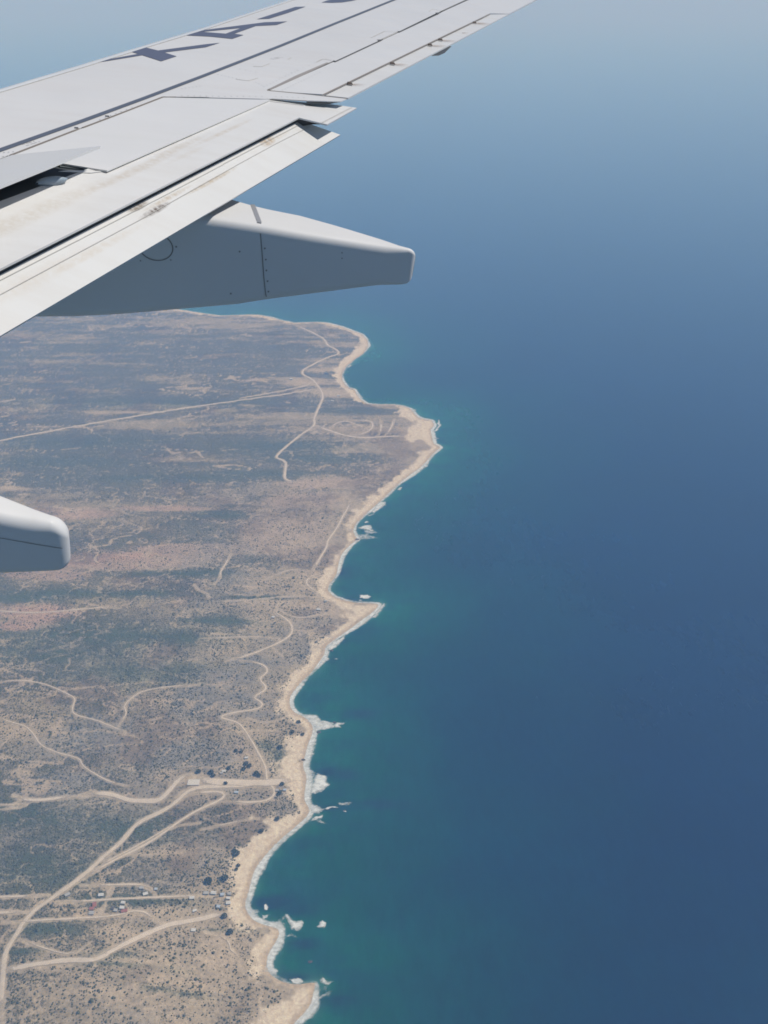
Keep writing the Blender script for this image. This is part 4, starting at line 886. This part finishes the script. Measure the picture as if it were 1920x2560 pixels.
# small printed notices: rows of tiny dashes
def dashes(x0, y0, x1, y1, n, w=.012, L_=.03):
    for k in range(n):
        if (k * 7 + int(x0)) % 5 == 0: continue
        u_ = k / (n - 1); xx, yy = x0 + (x1 - x0) * u_, y0 + (y1 - y0) * u_
        nts.append((xx, yy, xx + (x1 - x0) / n * .55, yy + (y1 - y0) / n * .55, w))
nts = []
dashes(56, 361, 84, 353, 9); dashes(66, 363.5, 97, 354, 9); dashes(676, 147, 697, 142.5, 8); dashes(683, 148.5, 705, 143, 8)
v = []; f = []
for x0, y0, x1, y1, w_ in nts:
    a_, b_ = wp(x0, y0, .0012), wp(x1, y1, .0012); d = b_ - a_; d /= np.linalg.norm(d); s_ = np.cross(NN, d) * w_ / 2; i = len(v)
    v += [a_ + s_, a_ - s_, b_ - s_, b_ + s_]; f.append((i, i + 1, i + 2, i + 3))
o = link('notice_print', mesh('notice_print', v, f), simple('notice_grey', (.42, .41, .41), .6), wing)
# rivets
def rivrow(lst, x0, y0, x1, y1, n, off=.0015):
    for k in range(n): u_ = k / max(1, n - 1); lst.append((x0 + (x1 - x0) * u_, y0 + (y1 - y0) * u_, off))
rv = []
rivrow(rv, 455, 221, 500, 215, 6); rivrow(rv, 455, 239, 655, 241, 14); rivrow(rv, 660, 216, 745, 176, 12); rivrow(rv, 700, 193, 830, 139, 10); rivrow(rv, 545, 186, 600, 198, 7); rivrow(rv, 690, 241, 760, 244, 6)
rivrow(rv, 10, 381, 33, 379, 3); rivrow(rv, 8, 391, 30, 387, 3); rivrow(rv, 250, 299, 330, 268, 7); rivrow(rv, 700, 228, 800, 180, 16); rivrow(rv, 330, 272, 400, 245, 6)
rivrow(rv, 640, 206, 655, 212, 3); rivrow(rv, 600, 172, 640, 180, 4)
v = []; f = []
for x, y, off in rv:
    q = wp(x, y, off); i = len(v)
    for k in range(6): a_ = k * math.pi / 3; v.append(q + (AX * math.cos(a_) + SP * math.sin(a_)) * .0065)
    f.append(tuple(range(i, i + 6)))
o = link('rivets', mesh('rivets', v, f), simple('rivet_grey', (.36, .36, .37), .5), wing); o['kind'] = 'stuff'
# brackets on the tab hinge, with rust streaks behind
rust = bpy.data.materials.new('rust_streak'); rust.use_nodes = True; t = rust.node_tree; b = t.nodes['Principled BSDF']
b.inputs['Base Color'].default_value = (.30, .20, .14, 1); b.inputs['Roughness'].default_value = .8
fa = nd(t, 'ShaderNodeAttribute', attribute_name='foam').outputs['Fac']
nn = noise(t, nd(t, 'ShaderNodeTexCoord').outputs['Object'], 30, 4, .7)
t.links.new(math_(t, 'MULTIPLY', fa, math_(t, 'MULTIPLY_ADD', nn, 2.0, -.4, clamp=True)), b.inputs['Alpha'])
def stain(x, y, lx, ly, off, k=.8):
    n = 7; pts = []; fo = []
    for j in range(n):
        for i in range(n):
            u_ = i / (n - 1); w_ = j / (n - 1) * 2 - 1
            pts.append(wp(x + lx * u_, y + ly * w_ + lx * u_ * .02, off)); fo.append(k * (1 - abs(w_)) * (1 - u_) * min(1, u_ * 8 + .3))
    me, _ = grid_mesh('rust_stain', np.array(pts), n, n); fattr(me, 'foam', fo); me.materials.append(rust)
    link('rust_stain', me, None, wing)
for x, y in ((874, 209.5), (981, 159.5), (1075, 113), (1101, 100), (1186, 57)):
    q = wp(x, y, .0); r_ = []
    for (dx_, dy_, dz_) in ((-.03, -.022, 0), (.035, -.022, 0), (.035, .022, 0), (-.03, .022, 0), (-.02, -.012, .022), (.02, -.012, .022), (.02, .012, .022), (-.02, .012, .022)):
        r_.append(q + AX * dx_ + SP * dy_ + NN * (dz_ - .004))
    link('hinge_bracket', mesh('hinge_bracket', r_, [(4, 5, 6, 7), (0, 1, 5, 4), (1, 2, 6, 5), (2, 3, 7, 6), (3, 0, 4, 7)]), simple('bracket_brown', (.13, .10, .085), .7) if x == 874 else bpy.data.materials['bracket_brown'], wing)
    stain(x + 4, y + 1, 40, 3, -.0075, 1.1)
stain(1030, 88, 20, 2, -.014, .0 + .5); stain(1155, 82, 18, 1.8, -.014, .9)
# small actuator fairing peeping below the aileron's trailing edge
tp = [wp(1080, 140, -.045), wp(1129, 115.5, -.045)]; d = tp[1] - tp[0]
vv = [tp[0], tp[0] + d * .32 - NN * .035 + AX * .01, tp[0] + d * .62 - NN * .04 + AX * .01, tp[1]]
vv = vv + [q - AX * .3 for q in vv]
link('actuator_fairing', mesh('actuator_fairing', vv, [(0, 1, 2, 3), (7, 6, 5, 4), (0, 4, 5, 1), (1, 5, 6, 2), (2, 6, 7, 3), (3, 7, 4, 0)]), gapm, wing)
# cavity below the raised spoiler: end rib, lit lip and an actuator
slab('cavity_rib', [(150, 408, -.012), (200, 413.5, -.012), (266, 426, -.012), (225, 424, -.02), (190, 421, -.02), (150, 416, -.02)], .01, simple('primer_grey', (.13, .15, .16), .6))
pslab('cavity_lip', [(146, 428), (170, 425.3), (225, 426.5), (262, 427.5), (226, 432), (176, 429.2)], PF1, .003, flapm, lift=.006)
ac = []; acf = []
pA, pB = wp(92, 459, .01), wp(165, 447, .01)
for k in range(7):
    u_ = k / 6; c_ = pA * (1 - u_) + pB * u_; r_ = .055 * math.sin(math.pi * (u_ * .94 + .03)) ** .7
    for j in range(8): a_ = j * math.pi / 4; ac.append(c_ + NN * (r_ * math.sin(a_) * .6) + AX * (r_ * math.cos(a_)))
for k in range(6):
    for j in range(8): acf.append((k * 8 + j, k * 8 + (j + 1) % 8, k * 8 + 8 + (j + 1) % 8, k * 8 + 8 + j))
link('spoiler_actuator', mesh('spoiler_actuator', ac, acf), simple('blue_grey_metal', (.22, .27, .32), .5), wing, smooth=True)

# ------------------------------------------------------------------ flap track fairings
def on_side(x, y, s0):
    d = ray(x, y); q = d * (s0 / (d @ SP)); return q @ AX, q @ NN
def on_top(x, y, zf):
    d = ray(x, y); z = zf(0)
    for _ in range(12):
        q = d * (z / (d @ NN)); z = zf(q @ AX)
    return q @ AX, q @ SP
def fairing(s0, ridge, bottom, silh, fwd, lab, rc, minw=.10):
    R_ = np.array([on_side(x, y, s0) for x, y in ridge]); B_ = np.array([on_side(x, y, s0) for x, y in bottom])
    R_ = R_[np.argsort(R_[:, 0])]; B_ = B_[np.argsort(B_[:, 0])]
    zr = lambda a: np.interp(a, R_[:, 0], R_[:, 1]) ; zb = lambda a: np.interp(a, B_[:, 0], B_[:, 1])
    S_ = np.array([on_top(x, y, lambda a: zr(a) + .012) for x, y in silh]); S_ = S_[np.argsort(S_[:, 0])]
    ws_ = lambda a: np.interp(a, S_[:, 0], S_[:, 1])
    a_end = max(R_[-1, 0], B_[-1, 0])
    st = np.concatenate([np.linspace(fwd, a_end - .14, 26), a_end - .075 * (1 - np.sin(np.linspace(0, 1, 11) * math.pi / 2))])
    print('fairing', lab, 's0', round(s0, 2), 'ridge a,z', np.round(R_[[0, -1]], 2).tolist(), 'bot', np.round(B_[[0, -1]], 2).tolist(), 'far s', np.round(S_[[0, -1]], 2).tolist())
    v = []; K = 32
    for a in st:
        rnd = lambda r_: r_ * (1 - math.sqrt(max(0, 1 - np.clip((a - (a_end - r_)) / r_, 0, 1) ** 2))); ins = rnd(.045)
        top, bo, sa, sb = zr(a) - rnd(.075), zb(a) + rnd(.06), s0, max(ws_(a), s0 + minw)
        sa += ins * .8; sb -= ins * .8; hw = (sb - sa) / 2; r1 = min(rc, hw * .95, (top - bo) * .45); r2 = min(rc * 1.5, hw * .95, (top - bo) * .45)
        prof = []
        for (cx_, cz_, a0_, rr_) in ((sa + r1, top - r1, math.pi, r1), (sb - r1, top - r1, math.pi / 2, r1), (sb - r2, bo + r2, 0, r2), (sa + r2, bo + r2, -math.pi / 2, r2)):
            for j in range(8):
                an = a0_ - j / 7 * math.pi / 2; prof.append((cx_ + rr_ * math.cos(an), cz_ + rr_ * math.sin(an)))
        for s_, z_ in prof: v.append(AX * a + SP * s_ + NN * z_)
    f = []
    for k in range(len(st) - 1):
        for j in range(K): f.append((k * K + j, k * K + (j + 1) % K, (k + 1) * K + (j + 1) % K, (k + 1) * K + j))
    n0 = (len(st) - 1) * K; f.append(tuple(range(n0, n0 + K)))
    me = mesh('flap_fairing', v, f); bm = bmesh.new(); bm.from_mesh(me); bmesh.ops.recalc_face_normals(bm, faces=bm.faces); bm.to_mesh(me); bm.free()
    o = link('flap_fairing', me, fairm, wing, smooth=True, label=lab)
    return o, zr, zb, ws_
q = pp(541, 520.5, PF2); S1 = float(q @ SP)
ridge1 = [(98, 494), (300, 519), (539, 546), (649, 563), (780, 586), (906, 606), (1029.5, 625)]
bot1 = [(98, 803), (181, 802), (289, 797), (398, 788), (600, 770), (666, 759), (906, 728), (1030, 710)]
sil1 = [(500, 468), (590, 493), (619, 502), (670, 514), (750, 530), (843, 556), (948.5, 588), (1003, 609), (1018, 614)]
fa1, zr1, zb1, ws1 = fairing(S1, ridge1, bot1, sil1, -.95, 'long flap fairing reaching out over the sea', .07, .06)
def side_pt(x, y, s0, lift=.004):
    d = ray(x, y); return d * ((s0 - lift) / (d @ SP))
def side_strip(name, pts, w, s0, m, parent, lift=.0025):
    c_ = [side_pt(x, y, s0, lift) for x, y in pts]; v = []; f = []
    for k, q in enumerate(c_):
        d = c_[min(len(c_) - 1, k + 1)] - c_[max(0, k - 1)]; d /= np.linalg.norm(d); s_ = np.cross(SP, d); v += [q + s_ * w / 2, q - s_ * w / 2]
    for k in range(len(c_) - 1): f.append((2 * k, 2 * k + 1, 2 * k + 3, 2 * k + 2))
    return link(name, mesh(name, v, f), m, parent)
sideseam = simple('fairing_seam', (.22, .21, .20), .7)
side_strip('joint_seam', [(651, 584), (655, 630), (659.5, 693), (664, 735), (666, 742)], .008, S1, sideseam, fa1)
ring = [(390 + 42 * math.cos(a_), 618 + 33 * math.sin(a_) + 4 * math.cos(a_)) for a_ in np.linspace(0, 2 * math.pi, 33)]
side_strip('access_ring', ring, .009, S1, sideseam, fa1)
def screw(x, y, s0, par, r=.009):
    q = side_pt(x, y, s0, .003); v = [q + (AX * math.cos(k * math.pi / 4) + NN * math.sin(k * math.pi / 4)) * r for k in range(8)]
    link('screw', mesh('screw', v, [tuple(range(8))]), sideseam, par)
for x, y in ((440.5, 617), (427, 650), (351, 652), (662, 621), (664.5, 649), (666, 676), (669, 703), (671, 729), (599, 629), (855, 632), (855, 646), (577, 734)): screw(x, y, S1, fa1, .008 if x < 700 and x > 430 else .006)
# metal strap across the top of the fairing at the joint
aj, _z = on_side(651, 566, S1)
v = []; n_ = 9
for k in range(n_):
    u_ = k / (n_ - 1); s_ = S1 + .05 + (ws1(aj) - .04 - S1 - .05) * u_; v += [AX * (aj - .018) + SP * s_ + NN * (zr1(aj) + .004), AX * (aj + .018) + SP * s_ + NN * (zr1(aj) + .004)]
link('joint_strap', mesh('joint_strap', v, [(2 * k, 2 * k + 1, 2 * k + 3, 2 * k + 2) for k in range(n_ - 1)]), alum, fa1)
# inboard fairing
zt = float(on_side(1000, 624, S1)[1])
d = ray(136, 1311); q = d * (zt / (d @ NN)); S2 = float(q @ SP)
ridge2 = [(-700, 1150), (-300, 1231), (0, 1289), (54, 1300), (125, 1311), (169, 1319)]
bot2 = [(-700, 1496), (-300, 1476), (0, 1452), (72, 1445), (144, 1436), (169, 1432)]
sil2 = [(-400, 1072), (0, 1221), (72, 1249), (148, 1283), (166, 1293)]
fa2, zr2, zb2, ws2 = fairing(S2, ridge2, bot2, sil2, float(on_side(-650, 1300, S2)[0]), 'blunt grey flap fairing entering at the left edge over the land', .06)
side_strip('joint_seam', [(-300, 1292), (0, 1345), (90, 1361), (145, 1370), (156, 1371)], .003, S2, sideseam, fa2)
